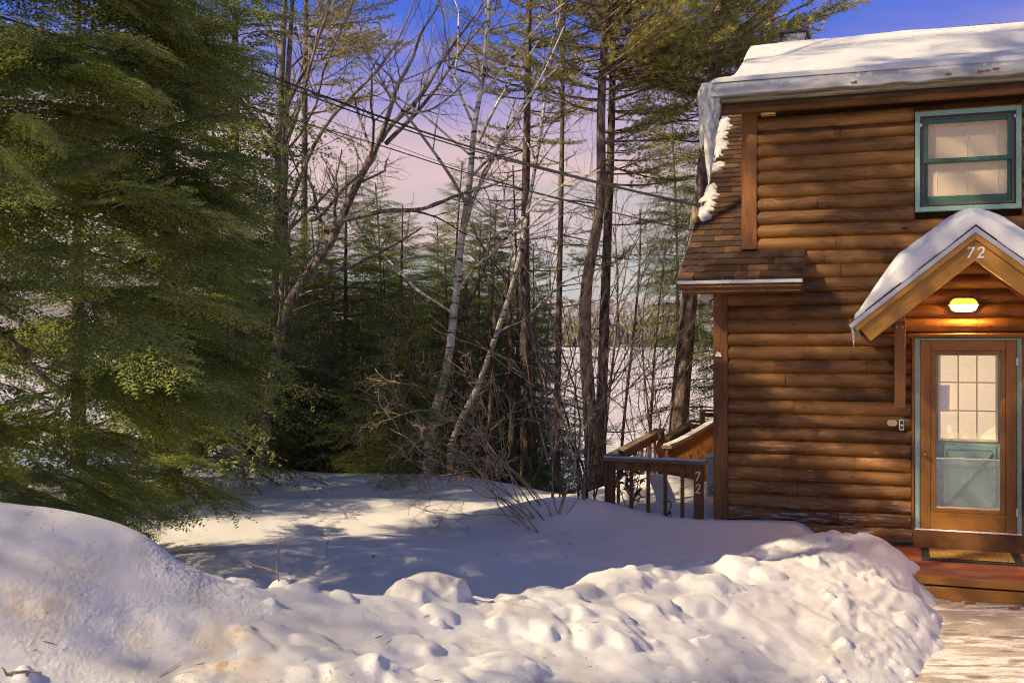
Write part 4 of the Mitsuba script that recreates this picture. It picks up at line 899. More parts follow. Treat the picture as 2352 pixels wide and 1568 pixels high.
# ---------------------------------------------------------------- overhead lines
def cable(name, label, pts, r, n=60):
    k = thing(name, label, 'cable'); add(k, tube(spline([at(*p) for p in pts], n), r, 6), 'iron_black', smooth=True)
cable('power_line', 'thick black overhead cable, uppermost of the wires crossing to the house', [(120, -60, 17), (480, 122, 16.2), (700, 205, 15.6), (1000, 312, 15.0), (1300, 400, 14.4), (1600, 470, 13.9), (1760, 500, 13.6)], .016)
cable('power_line', 'second cable hugging the thick overhead cable', [(120, -54, 17), (480, 128, 16.15), (700, 216, 15.55), (1000, 320, 14.95), (1300, 403, 14.35), (1600, 472, 13.85), (1760, 505, 13.6)], .011)
cable('phone_line', 'lower single black wire crossing to the house', [(150, 40, 17), (700, 283, 15.6), (860, 330, 15.3), (1080, 400, 14.9), (1300, 460, 14.5), (1570, 525, 14.0), (1760, 556, 13.6)], .009)
cable('thin_wire', 'thin wire between the two overhead cables', [(500, 190, 16.2), (740, 272, 15.6), (1000, 368, 15.0), (1300, 462, 14.4), (1600, 530, 13.9), (1760, 560, 13.6)], .0045)

# ---------------------------------------------------------------- conifer branches (prototypes) and trees
def tri_blades(p, d, side, L, Wd, teeth, q):
    """Flat leafy blades: for each twig, needles as single triangles on both sides."""
    out = []
    n = len(p)
    for s in (-1, 1):
        for k in range(teeth):
            t0 = (k + .15) / teeth; wv = Wd * (1 - .55 * t0) * q.uniform(.7, 1.15, n)
            b0 = p + d * (L * t0)[:, None]; b1 = p + d * (L * (t0 + .62 / teeth))[:, None]
            tip = p + d * (L * (t0 + .75 / teeth))[:, None] + side * (s * wv)[:, None] + np.stack([0 * L, 0 * L, q.normal(0, .25, n) * wv], 1)
            out.append(np.stack([b0, b1, tip], 1))
    return np.concatenate(out).reshape(-1, 3)
def soup(v): return v, np.arange(len(v)).reshape(-1, 3)
def flat_branch(L, seed, sec_gap, ter_gap, teeth, Wd, droop=.22, wide=.36, tw_len=.30, roll=.55, zr=(-.5, .30)):
    """A hemlock or spruce limb along +x: side branches in a drooping plane, twigs on them, needles on the twigs."""
    q = np.random.default_rng(seed); wood = []
    def axis_pt(t): return np.stack([L * t, .04 * L * np.sin(t * 5 + seed), L * (.10 * t - droop * t * t)], -1)
    ax = axis_pt(np.linspace(0, 1, 7)); wood.append(tube(ax, np.linspace(.0065 * L, .0018 * L, 7), 4, False))
    P, D, S, LL_ = [], [], [], []
    ts = np.arange(.10, 1.0, sec_gap / L)
    for i, t in enumerate(ts):
        for s in (-1, 1):
            if q.random() < .08: continue
            tt = np.clip(t + q.normal(0, .01), 0, 1); o = axis_pt(np.array(tt))
            l2 = L * wide * (1 - tt) ** .75 * q.uniform(.65, 1.15) * min(1, .4 + tt * 3) + .07
            a_ = math.radians(q.uniform(42, 66)) * s
            rl = q.normal(0, roll); d0 = np.array([math.cos(a_), math.sin(a_), q.uniform(*zr)])
            m = 5; tq = np.linspace(0, 1, m)[:, None]
            path = o + d0 * l2 * tq + np.array([.25 * l2, -.10 * s * l2, -.28 * l2]) * tq ** 2
            wood.append(tube(path, np.linspace(.0035, .0012, m), 3, False))
            dirv = np.gradient(path, axis=0); dirv /= np.linalg.norm(dirv, axis=1, keepdims=True)
            nt = max(2, int(l2 / ter_gap)); u = (np.arange(nt) + .6) / nt
            pp = np.stack([np.interp(u, tq[:, 0], path[:, k]) for k in range(3)], 1); dd = np.stack([np.interp(u, tq[:, 0], dirv[:, k]) for k in range(3)], 1)
            up = np.array([0, 0, 1.0]); sd = np.cross(up, dd); sd /= np.linalg.norm(sd, axis=1, keepdims=True); sd = sd * math.cos(rl) + np.cross(dd, sd) * math.sin(rl)
            for s2 in (-1, 1):
                aa = np.radians(q.uniform(38, 60, nt))[:, None]
                d3 = dd * np.cos(aa) + sd * s2 * np.sin(aa) + np.stack([0 * u, 0 * u, q.normal(-.12, .16, nt)], 1)
                d3 /= np.linalg.norm(d3, axis=1, keepdims=True)
                l3 = l2 * tw_len * (1 - u) ** .6 * q.uniform(.6, 1.25, nt) + .035
                P.append(pp); D.append(d3); S.append(np.cross(up, d3)); LL_.append(l3)
            P.append(path[-1:]); D.append(dirv[-1:]); S.append(np.cross(up, dirv[-1:])); LL_.append(np.array([.09]))
    P, D, S, LL_ = np.vstack(P), np.vstack(D), np.vstack(S), np.concatenate(LL_)
    S /= np.linalg.norm(S, axis=1, keepdims=True)
    S = S + np.stack([0 * LL_, 0 * LL_, q.normal(0, .3, len(LL_))], 1); S /= np.linalg.norm(S, axis=1, keepdims=True)
    return soup(tri_blades(P, D, S, LL_, np.minimum(Wd, LL_ * .5), teeth, q)), cat(wood)
def pine_branch(L, seed, gap=.15, per=17, nl=.105, nw=.0125):
    q = np.random.default_rng(seed); wood = []
    def axis_pt(t): return np.stack([L * t, .05 * L * np.sin(t * 4 + seed), L * (.03 * t + .22 * t * t)], -1)
    wood.append(tube(axis_pt(np.linspace(0, 1, 7)), np.linspace(.012 * L, .003 * L, 7), 4, False))
    P, D = [], []
    for t in np.arange(.22, 1.0, gap / L):
        for s in (-1, 1):
            o = axis_pt(np.array(t)); l2 = L * .34 * (1 - t) ** .7 * q.uniform(.5, 1.2) + .10
            a_ = math.radians(q.uniform(30, 62)) * s
            d0 = np.array([math.cos(a_), math.sin(a_), q.uniform(-.05, .35)]); e_ = o + d0 * l2 + np.array([0, 0, .10 * l2])
            mid = (o + e_) / 2 - np.array([0, 0, .05 * l2]); path = np.array([o, mid, e_]); wood.append(tube(path, [.006, .004, .003], 3, False))
            for u in np.arange(.45, 1.01, max(.12, .13 / l2)):
                P.append(o + (e_ - o) * u + q.normal(0, .02, 3)); D.append(d0 + np.array([0, 0, .25]) + q.normal(0, .28, 3))
    P.append(axis_pt(np.array(1.0))); D.append(np.array([1, 0, .3]))
    P, D = np.array(P), np.array(D); D /= np.linalg.norm(D, axis=1, keepdims=True)
    out = []
    for _ in range(per):
        r_ = q.normal(0, 1, P.shape); r_ -= D * (r_ * D).sum(1, keepdims=True); r_ /= np.linalg.norm(r_, axis=1, keepdims=True)
        sp = q.uniform(.25, 1.15, len(P))[:, None]; d = D + r_ * sp; d /= np.linalg.norm(d, axis=1, keepdims=True)
        sd = np.cross(d, q.normal(0, 1, P.shape)); sd /= np.linalg.norm(sd, axis=1, keepdims=True)
        b_ = P + D * q.uniform(-.05, .03, len(P))[:, None]
        out.append(np.stack([b_ - sd * nw / 2, b_ + sd * nw / 2, b_ + d * nl * q.uniform(.8, 1.2, len(P))[:, None] - np.array([0, 0, .012])], 1))
    return soup(np.concatenate(out).reshape(-1, 3)), cat(wood)
GROUPS, TRI = {}, {}
def group(name, maker, leafm, woodm):
    nd, wd = maker
    scene[name] = {'type': 'shapegroup', 'needles': mikit.ply(nd, leafm), 'branch_wood': mikit.ply(wd, woodm, True)}
    TRI[name] = len(nd[1]) + len(wd[1])
for i in range(4):
    group(f'near_limb_{i}', flat_branch(2.6, 100 + i, .07, .05, 3, .026, wide=.36, roll=.22), 'needles_hemlock', 'bark_dark')
for i in range(3):
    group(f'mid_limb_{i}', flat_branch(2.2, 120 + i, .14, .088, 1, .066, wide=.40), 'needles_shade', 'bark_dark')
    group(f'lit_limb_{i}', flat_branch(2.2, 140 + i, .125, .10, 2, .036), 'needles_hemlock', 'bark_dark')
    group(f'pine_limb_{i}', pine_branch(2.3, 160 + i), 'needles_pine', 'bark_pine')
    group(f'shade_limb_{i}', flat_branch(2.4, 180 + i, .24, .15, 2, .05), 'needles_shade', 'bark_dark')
for i in range(4):
    group(f'near_spray_{i}', flat_branch(1.0, 220 + i, .05, .036, 3, .025, droop=.36, wide=.48, tw_len=.36, roll=.14, zr=(-.22, .08)), 'needles_hemlock', 'bark_pine')
def inst(key, grp, M):
    scene[uniq(key)] = {'type': 'instance', 'to_world': T(M.tolist()), 'shapegroup': {'type': 'ref', 'id': grp}}
NCOUNT = {}
def place(tree, grp, o, az, pitch, s, roll=0.0):
    ca_, sa_, cp_, sp_ = math.cos(az), math.sin(az), math.cos(pitch), math.sin(pitch); cr, sr = math.cos(roll), math.sin(roll)
    R = np.array([[ca_, -sa_, 0], [sa_, ca_, 0], [0, 0, 1]]) @ np.array([[cp_, 0, -sp_], [0, 1, 0], [sp_, 0, cp_]]) @ np.array([[1, 0, 0], [0, cr, -sr], [0, sr, cr]])
    M = np.eye(4); M[:3, :3] = R * s; M[:3, 3] = o
    NCOUNT[tree] = NCOUNT.get(tree, 0) + 1; NCOUNT[grp] = NCOUNT.get(grp, 0) + 1
    scene[f'{tree}__crown__{NCOUNT[tree]:03d}'] = {'type': 'instance', 'to_world': T(M.tolist()), 'shapegroup': {'type': 'ref', 'id': grp}}
def trunk(key, pts, r0, r1, m, sides=10, n=14, rough=.06):
    p = spline(pts, n); t = np.linspace(0, 1, n); r = r0 + (r1 - r0) * t ** .85; r[0] *= 1.25
    v, f = tube(p, r, sides); nn = n * sides
    k = 1 + rough * 2 * (meshkit.fbm(v[:nn] * 5, 2, 3) - .5); c = np.repeat(p, sides, 0); v[:nn] = c + (v[:nn] - c) * k[:, None]
    return add(f'{key}__trunk', (v, f), m, smooth=60)
def conifer(name, label, base, h, R, kind='mid', n=90, c0=.12, r0=.14, lean=(0, 0), group=None, bark='bark_dark', nominal=2.2, pw=.8, pitch0=-.12, pitch1=.5, seed=0, shape=None, cat_='tree', azlim=None, dead=0, sparse=1.0):
    q = np.random.default_rng(1000 + seed); key = thing(name, label, cat_, group)
    base = np.asarray(base, float); top = base + np.array([lean[0], lean[1], h])
    bend = np.array([q.normal(0, .012) * h, q.normal(0, .012) * h, 0])
    line = lambda t: base + (top - base) * t + bend * 4 * t * (1 - t)
    trunk(key, [line(t) for t in np.linspace(-.06, 1, 8)], r0, .012, bark, n=12, sides=8)
    for i in range(n):
        t = c0 + (1 - c0) * ((i + q.uniform(.1, .9)) / n) ** .92
        a_ = i * 2.39996 + q.normal(0, .35)
        if azlim and not azlim(a_, t): continue
        prof = (1 - (t - c0) / (1 - c0)) ** pw if shape is None else shape((t - c0) / (1 - c0))
        l = R * prof * q.uniform(.7, 1.12) + .25
        g_ = f'{kind}_limb_{q.integers(4 if kind == "near" else 3)}'
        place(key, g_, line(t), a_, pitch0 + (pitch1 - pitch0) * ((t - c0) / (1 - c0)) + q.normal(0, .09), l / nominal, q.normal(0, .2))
    if dead:
        ms = []
        for i in range(dead):
            t = q.uniform(.02, c0 + .08); a_ = q.uniform(0, 6.28); o = line(t); l = q.uniform(.3, 1.1) * min(1, R)
            d = np.array([math.cos(a_), math.sin(a_), q.uniform(-.3, .25)]); ms.append(tube([o, o + d * l * .5, o + d * l + [0, 0, -.08 * l]], [.009, .006, .003], 3, False))
            for _ in range(4):
                s = q.uniform(.3, .95); e = o + d * l * s; ms.append(tube([e, e + np.array([q.normal(0, .2), q.normal(0, .2), q.normal(-.05, .1)]) * l], [.004, .0018], 3, False))
        tag(add(f'{key}__dead_twigs', ms, bark), kind='stuff')
    return key
def gbase(px, d, dz=0.0):
    x = (px - CX) / F * d; return np.array([x, d, gz(x, d) + dz])
# ---------------------------------------------------------------- the trees
# big hemlock at the left, its boughs reaching over the bank
cyl = lambda t: (1 - t ** 2.2) ** .8 * (.86 + .14 * math.sin(t * 21))
key = conifer('hemlock_tree', 'large green hemlock filling the left edge, boughs sweeping over the snow bank', [-5.35, 9.2, .45], 15.5, 2.8, 'lit', n=15, c0=.42, r0=.2, nominal=2.2, pitch0=-.1, pitch1=.35, seed=1, shape=cyl, bark='bark_pine')
q = np.random.default_rng(78)
for i in range(48):
    t = (q.integers(0, 10) + q.normal(.3, .13)) / 10; z = .75 + 6.4 * t; a_ = q.uniform(-1.75, .95); r_ = q.uniform(0, .35)
    l = (1.45 + 1.15 * min(1, t / .32) - .35 * max(0, t - .3)) * q.uniform(.72, 1.1)
    place(key, f'near_limb_{q.integers(4)}', np.array([-5.35 + r_ * math.cos(a_), 9.2 + r_ * math.sin(a_), z]), a_, -.20 + .42 * t + q.normal(0, .12), l / 2.6, q.normal(0, .45))
for i in range(190):                                               # outer sprays: the crown's leafy surface
    t = (q.integers(0, 12) + q.normal(.5, .22)) / 12; z = .55 + 5.6 * t; a_ = q.uniform(-1.7, .8)
    r_ = (1.35 + 1.15 * min(1, t / .32) - .4 * max(0, t - .3)) * q.uniform(.62, 1.05) * (1 - .12 * math.sin(a_ * 5 + i % 3))
    place(key, f'near_spray_{q.integers(4)}', np.array([-5.35 + r_ * math.cos(a_), 9.2 + r_ * math.sin(a_), z + .12 * r_ * (t - .4)]), a_ + q.normal(0, .45), -.12 + .25 * t + q.normal(0, .18), q.uniform(.75, 1.35), q.normal(0, .32))
q = np.random.default_rng(77)
for px, py, d, az, pi_, s in ((150, 1020, 8.3, -.35, -.30, .75), (170, 1090, 8.2, -.25, -.33, .72), (120, 1140, 7.9, -.2, -.30, .62), (240, 1080, 8.6, .1, -.24, .55), (60, 1150, 7.6, -.3, -.22, .5), (200, 1150, 7.7, -.15, -.40, .45), (100, 1060, 7.9, -.6, -.3, .6), (10, 1120, 7.4, -.1, -.25, .55),
                          (330, 690, 8.6, .0, .02, .85), (300, 740, 8.7, -.15, -.05, .9), (280, 560, 8.6, -.1, .12, .9), (350, 420, 8.7, .05, .28, .85), (300, 330, 8.8, -.1, .3, .9), (250, 250, 8.8, .1, .25, .85), (250, 800, 8.6, -.2, -.08, .85), (260, 870, 8.6, -.1, -.14, .8), (330, 480, 8.7, .0, .32, .7), (380, 210, 9.2, .1, .2, .8), (60, 250, 6.9, -.5, -.5, .45), (20, 330, 6.8, -.3, -.6, .4)):
    place(key, f'near_limb_{q.integers(4)}', at(px - 30, py, d), az, pi_, s * .5)
for px, py, px2, py2, d in ((-40, 607, 290, 592, 8.0), (-30, 750, 190, 850, 8.1), (190, 465, 400, 410, 8.3), (20, 770, 150, 900, 7.9), (90, 70, 180, 130, 8.2)):
    a_, b_ = at(px, py, d + .5), at(px2, py2, d); m = (a_ + b_) / 2 - np.array([0, 0, .05])
    add(f'{key}__bare_limb', tube(spline([a_, m, b_], 8), np.linspace(.026, .014, 8), 7), 'bark_light', smooth=60)
# darker hemlock behind it, and more of the stand
conifer('hemlock_tree', 'tall dark hemlock with drooping boughs behind the large left hemlock', gbase(395, 14.5), 13.0, 2.5, 'lit', n=160, c0=.04, r0=.17, seed=2, pitch0=-.15, pitch1=.2, shape=cyl)
conifer('hemlock_tree', 'dark hemlock between the large left hemlock and the leaning maple', gbase(560, 17.5), 11.5, 1.55, 'mid', n=120, c0=.06, r0=.12, seed=3, pitch0=-.2, shape=cyl)
conifer('hemlock_tree', 'shaded hemlock at the back of the yard behind the left boughs', gbase(180, 18.5), 11, 2.4, 'mid', n=64, c0=.05, r0=.15, seed=4, shape=cyl)
conifer('hemlock_tree', 'dark hemlock at the far left back of the yard', gbase(-120, 16.0), 12, 2.6, 'mid', n=50, c0=.05, r0=.16, seed=5, shape=cyl)
SPR = 'dark conifers behind the yard'
for i, (px, d, top, R, lb, kd, c0) in enumerate((
        (640, 21.0, 440, 1.5, 'dark spruce left of the leaning maple trunk', 'lit', .14), (715, 23.0, 500, 1.6, 'dark spruce just right of the leaning maple trunk', 'mid', .2),
        (795, 21.5, 375, 1.7, 'tall dark spruce in the middle of the thicket behind the yard', 'lit', .2), (862, 24.0, 420, 1.6, 'dark spruce behind the thicket, second from its right end', 'mid', .22),
        (925, 22.5, 470, 1.5, 'dark spruce at the right end of the thicket', 'lit', .22), (1062, 25.0, 372, 1.45, 'green-topped spruce behind the white birch', 'lit', .30),
        (1140, 27.0, 455, 1.5, 'spruce between the two birches', 'mid', .34), (1005, 28.0, 520, 1.2, 'slim spruce left of the white birch', 'mid', .25), (1225, 27.0, 560, 1.3, 'brownish spruce behind the straight dark pine', 'mid', .35), (560, 25.0, 520, 1.6, 'dark spruce at the left end of the thicket', 'mid', .15),
        (480, 22, 600, 1.5, 'low dark spruce behind the yard under the hemlock boughs', 'mid', .08), (1105, 26, 500, 1.3, 'full green spruce just right of the white birch', 'mid', .2), (1190, 24.5, 600, 1.2, 'low full spruce left of the straight dark pine', 'mid', .22), (1020, 23.5, 560, 1.2, 'low full spruce at the foot of the white birch', 'mid', .12))):
    b_ = gbase(px, d); h = ZC - (top - CY) / F * d - b_[2]
    conifer('spruce_tree', lb, b_, h, R * 1.3, kd, n=int(126 + 4.4 * h), c0=c0 * .7, r0=.09, seed=20 + i, group=SPR, pitch0=-.25, pitch1=.4, dead=26, pw=.72)
STEM = ['left of the leaning maple foot', 'right of the maple trunk, thinnest of its pair', 'in the thicket gap right of the maple', 'in the left half of the thicket', 'in the middle of the thicket', 'right of the middle of the thicket', "in front of the thicket's right half", 'behind the leaning maple trunk', 'crossing behind the maple fork', 'at the right edge of the thicket', 'in the dark gap left of the maple', 'at the far left of the thicket under the boughs', 'between the two birch trunks', 'beside the straight dark pine']
for i, (px, d, top) in enumerate(((600, 18.6, 820), (690, 19.5, 640), (735, 19.0, 700), (760, 20, 600), (830, 19.2, 650), (880, 20.5, 600), (905, 19.0, 690), (660, 20.5, 640), (640, 18.8, 700), (955, 20.0, 650), (570, 19.2, 700), (520, 19.5, 700), (1128, 19.5, 560), (1178, 20, 380))):
    b_ = gbase(px, d); h = ZC - (top - CY) / F * d - b_[2]
    conifer('spruce_tree', 'slim dark spruce stem ' + STEM[i], b_, h, .95, 'shade', n=56, c0=.22, r0=.055, seed=50 + i, group='slim shaded spruce stems in the thicket', nominal=2.4, dead=30)
for s_ in range(14): pass
YH = conifer('young_hemlock', 'small yellow-green hemlock at the right foot of the thicket', gbase(950, 16.3), 2.6, 1.05, 'lit', n=60, c0=.05, r0=.035, seed=70, pitch0=-.1, pw=.6)
conifer('young_hemlock', 'small bright green hemlock at the yard edge near the left boughs', gbase(590, 17.6), 1.5, .75, 'lit', n=40, c0=.05, r0=.03, seed=71, pw=.6)
conifer('young_hemlock', 'small hemlock with yellowish tips low in the thicket front', gbase(830, 17.0), 1.5, .9, 'lit', n=36, c0=.05, r0=.03, seed=72, pw=.6)
# right of the view, behind the railings
conifer('hemlock_tree', 'green hemlock partly hidden by the house corner', gbase(1655, 21.0), 10.5, 1.9, 'lit', n=150, c0=.10, r0=.11, seed=80, shape=cyl)
conifer('hemlock_tree', 'hemlock behind the bare shrub left of the house', gbase(1540, 27.0), 11.5, 1.5, 'lit', n=110, c0=.45, r0=.10, seed=81, pw=.7)
conifer('spruce_tree', 'low dark fir beside the shrub and the path', gbase(1345, 16.5), 1.9, .6, 'mid', n=34, c0=.08, r0=.03, seed=82, group=SPR)

# pines
def pine(name, label, pts, d, r0, limbs, seed, bark='bark_pine', stubs=0):
    q = np.random.default_rng(2000 + seed); key = thing(name, label, 'tree')
    P = [at(x, y, d) for x, y in pts]; P[0][2] = gz(P[0][0], P[0][1]) - .3
    trunk(key, P, r0, r0 * .35, bark, n=24)
    sp = spline(P, 60)
    for (z0, z1, n, l0, l1, az0, spread, pit) in limbs:
        for i in range(n):
            z = ZC - (q.uniform(z0, z1) - CY) / F * d
            k_ = int(np.argmin(abs(sp[:, 2] - z))); o = sp[k_] + np.array([0, 0, z - sp[k_][2]]) * (k_ == 59)
            place(key, f'pine_limb_{q.integers(3)}', o, az0 + q.uniform(-spread, spread), pit + q.normal(0, .14), q.uniform(l0, l1) / 2.3, q.normal(0, .25))
    ms = []
    for i in range(stubs):
        k_ = q.integers(8, 52); o = sp[k_]; a_ = q.uniform(0, 6.28); l = q.uniform(.3, 1.5)
        dv = np.array([math.cos(a_), math.sin(a_) * .6, q.uniform(-.25, .35)]); ms.append(tube([o, o + dv * l * .5, o + dv * l + [0, 0, .06 * l]], [.014, .008, .003], 4, False))
        for _ in range(5):
            s = q.uniform(.3, 1); e = o + dv * l * s; ms.append(tube([e, e + np.array([q.normal(0, .25), q.normal(0, .2), q.normal(.03, .16)]) * l], [.005, .0018], 3, False))
    if ms: tag(add(f'{key}__dead_twigs', ms, 'bark_dark'), kind='stuff')
    return key
PI = math.pi
pine('pine_tree', 'straight dark pine with flat sparse tiers in the middle of the view', [(1205, 1110), (1207, 800), (1206, 560), (1210, 300), (1214, 60), (1216, -120)], 19.0, .125,
     [(-90, 120, 20, 1.0, 2.2, 0, PI, .1), (120, 300, 9, .9, 1.7, PI, .9, .0), (120, 330, 6, .7, 1.4, 0, .9, .0), (280, 420, 6, .7, 1.4, PI, .8, -.05), (400, 560, 5, .6, 1.1, PI * .5, 2, -.1)], 1, 'bark_dark', 22)
pine('pine_tree', 'slender pine right of the straight dark pine', [(1278, 1080), (1282, 800), (1288, 500), (1292, 250), (1296, 20), (1300, -80)], 21.0, .085,
     [(-60, 120, 16, .8, 1.6, 0, PI, .1), (120, 420, 12, .6, 1.2, 0, PI, 0), (420, 600, 6, .5, .9, 0, PI, -.1)], 2, 'bark_dark', 18)
pine('pine_tree', 'tall pine with reddish forked trunk, left stem of the pair', [(1330, 1130), (1345, 800), (1352, 620), (1375, 500), (1380, 300), (1388, 100), (1392, -150)], 17.5, .135,
     [(-140, 60, 38, 1.3, 2.7, 0, PI, .12), (60, 210, 26, 1.1, 2.3, .1, 1.6, .05), (60, 260, 13, 1.0, 1.9, PI, 1.0, .0), (260, 420, 10, 1.0, 1.8, .2, 1.0, -.05)], 3, 'bark_pine', 14)
pine('pine_tree', 'tall dark pine, right stem of the pair', [(1372, 1130), (1386, 800), (1396, 520), (1404, 300), (1408, 100), (1412, -150)], 18.2, .115,
     [(-140, 80, 38, 1.3, 2.7, .1, 1.9, .12), (80, 260, 26, 1.1, 2.4, .1, 1.2, .02), (250, 420, 9, .8, 1.6, 0, 1.4, -.05), (420, 640, 8, .7, 1.2, 0, PI, -.1)], 4, 'bark_dark', 14)
pine('pine_tree', 'rough-barked pine beside the house corner, crown above the roof', [(1557, 1010), (1568, 850), (1583, 690), (1600, 520), (1617, 380), (1626, 280), (1640, 150), (1652, 0), (1660, -150)], 19.5, .20,
     [(-140, 60, 46, 1.6, 3.0, .2, 1.9, .10), (60, 230, 34, 1.4, 2.8, .3, 2.2, .02), (60, 260, 16, 1.2, 2.2, PI, 1.0, .0), (250, 330, 5, .9, 1.5, PI, .9, -.1)], 5, 'bark_pine', 14)
pine('pine_tree', 'pine behind the roof ridge with a branch tip over the snow', [(1775, 700), (1775, 300), (1770, 60), (1765, -140)], 24.0, .15,
     [(-150, 70, 26, 1.5, 2.7, PI, 1.9, .1), (52, 84, 3, 2.0, 2.5, -.1, .25, .14), (90, 220, 14, 1.5, 2.6, PI, 1.4, 0)], 6, 'bark_pine')
pine('pine_tree', 'dark pine crown high behind the leaning maple', [(700, 1060), (698, 700), (700, 300), (705, -100)], 25, .13,
     [(-80, 120, 26, 1.6, 2.6, .0, 1.4, .05), (100, 260, 10, 1.4, 2.2, .0, .8, .0)], 7, 'bark_dark')

# bare broad-leaved trees
def grow(q, o, d, L, r, lev, out, maxlev, up=.10, gnarl=.16, kids=(4, 7), droop=0.0, seg=6):
    p = [o]; dd = d / np.linalg.norm(d)
    for i in range(seg):
        dd = dd + q.normal(0, gnarl, 3) * np.array([1, .8, .8]) + np.array([0, 0, up - droop * i / seg]); dd /= np.linalg.norm(dd)
        p.append(p[-1] + dd * L / seg)
    p = np.array(p); rad = np.linspace(r, max(r * .35, .0022), seg + 1)
    out.append((p, rad, lev))
    if lev >= maxlev: return
    branch_from(q, p, rad, lev, out, maxlev, up, gnarl, kids, droop, L)
def branch_from(q, p, rad, lev, out, maxlev, up=.10, gnarl=.16, kids=(4, 7), droop=0.0, L=None, t0=.25, ang=(28, 62), ratio=(.3, .6)):
    s = np.r_[0, np.cumsum(np.linalg.norm(np.diff(p, axis=0), axis=1))]; L = s[-1] if L is None else L
    for _ in range(q.integers(*kids)):
        t = q.uniform(t0, 1); x = t * s[-1]; o = np.array([np.interp(x, s, p[:, k]) for k in range(3)])
        k = min(len(p) - 2, int(np.searchsorted(s, x)) - 1); k = max(k, 0); d = p[k + 1] - p[k]; d /= np.linalg.norm(d) + 1e-9
        a = q.normal(0, 1, 3); a -= d * (a @ d); a /= np.linalg.norm(a); th = math.radians(q.uniform(*ang))
        r = np.interp(x, s, rad) * q.uniform(.35, .62)
        grow(q, o, d * math.cos(th) + a * math.sin(th), L * q.uniform(*ratio) * (1.1 - .5 * t), max(r, .0025), lev + 1, out, maxlev, up, gnarl, kids, droop)
def bare_tree(key, stems, seed, bark, twig, maxlev=3, kids=(4, 8), r_lim=.011, **kw):
    """stems: list of (points, r0, r1). The first is the trunk, the rest are limbs; twigs grow from all of them."""
    q = np.random.default_rng(3000 + seed); out = []
    for i, (pts, r0, r1) in enumerate(stems):
        p = spline(pts, 18); rad = np.linspace(r0, r1, 18)
        v, f = tube(p, rad, 9); nn = 18 * 9; k = 1 + .14 * (meshkit.fbm(v[:nn] * 6, 2, 5) - .5); c = np.repeat(p, 9, 0); v[:nn] = c + (v[:nn] - c) * k[:, None]
        add(f'{key}__{"trunk" if i == 0 else "limb"}', (v, f), bark, smooth=60)
        branch_from(q, p, rad, 1, out, maxlev, kids=(kids[0] + 4, kids[1] + 6), t0=.3 if i == 0 else .12, **kw)
    big = [tube(p, r, 5, False) for p, r, l in out if r[0] > r_lim]; small = [tube(p, r, 3, False) for p, r, l in out if r[0] <= r_lim]
    if big: tag(add(f'{key}__branches', big, bark, smooth=True), kind='stuff')
    if small: tag(add(f'{key}__twigs', small, twig), kind='stuff')
Z5 = lambda x, y: ((1200 + x / 1.568) / 1.7415, y / 1.568 / 1.7415)
Z7 = lambda x, y: ((1200 + x / 1.568) / 1.7415, (1000 + y / 1.568) / 1.7415)
def path5(pts, d, dz=0): return [at(*Z5(x, y), d + dz * i / max(1, len(pts) - 1)) for i, (x, y) in enumerate(pts)]
def path7(pts, d, dz=0): return [at(*Z7(x, y), d + dz * i / max(1, len(pts) - 1)) for i, (x, y) in enumerate(pts)]
K = thing('maple_tree', 'leaning bare maple with three rising forks left of centre', 'tree')
D = 17.0
b_ = gbase(612, D, -.2)
bare_tree(K, [([b_, at(622, 900, D), at(640, 790, D), at(652, 720, D), at(690, 655, D), at(742, 580, D), at(764, 546, D), at(790, 490, D), at(817, 428, D), at(850, 366, D), at(866, 332, D)], .105, .054),
              (path5([(490, 900), (535, 780), (575, 650), (620, 520), (700, 380), (765, 200), (830, 100), (870, -60)], D, -.8), .045, .010),
              (path5([(505, 885), (640, 720), (760, 600), (850, 450), (900, 370), (1000, 230), (1150, 20), (1190, -60)], D, .5), .043, .010),
              (path5([(540, 900), (620, 820), (700, 740), (870, 530), (970, 380), (1100, 210), (1230, 50), (1290, -50)], D, 1.2), .038, .009),
              (path5([(250, 1385), (420, 1345), (570, 1322), (780, 1308), (950, 1240), (1090, 1195), (1240, 1150), (1330, 1100)], D, -1.5), .045, .012),
              (path5([(60, 1380), (150, 1330), (280, 1180), (440, 1040), (480, 960)], D, -1.2), .035, .008),
              ([at(652, 720, D), at(650, 560, D + .3), at(652, 400, D + .3), at(660, 200, D + .5), at(672, 0, D + .6), at(676, -80, D + .6)], .075, .03),
              ([at(655, 500, D + .3), at(700, 380, D), at(770, 260, D), at(850, 180, D), at(930, 60, D), at(960, -40, D)], .04, .01),
              ([at(652, 330, D + .3), at(700, 200, D), at(730, 90, D), at(790, -30, D)], .035, .012)], 1, 'bark_grey', 'bark_light', maxlev=3, kids=(3, 6), up=.05)
K = thing('maple_tree', 'second grey maple rising behind the leaning maple', 'tree')
bare_tree(K, [([gbase(622, 19.0, -.2), at(632, 800, 19), at(636, 600, 19), at(640, 350, 19), at(650, 100, 19), at(655, -60, 19)], .10, .045), ([at(640, 300, 19), at(690, 180, 19), at(742, 60, 19), at(760, -50, 19)], .04, .015)], 2, 'bark_grey', 'bark_light', maxlev=3, kids=(3, 5))
K = thing('birch_tree', 'white birch leaning right in the middle of the view', 'tree')
D = 17.0
lo = path7([(830, 1280), (880, 900), (930, 700), (960, 450), (990, 180), (1005, 0)], D); hi = path5([(1060, 1200), (1080, 950), (1105, 720), (1130, 600), (1160, 380), (1185, 60), (1192, -60)], D)
lo[0][2] = gz(lo[0][0], lo[0][1]) - .3
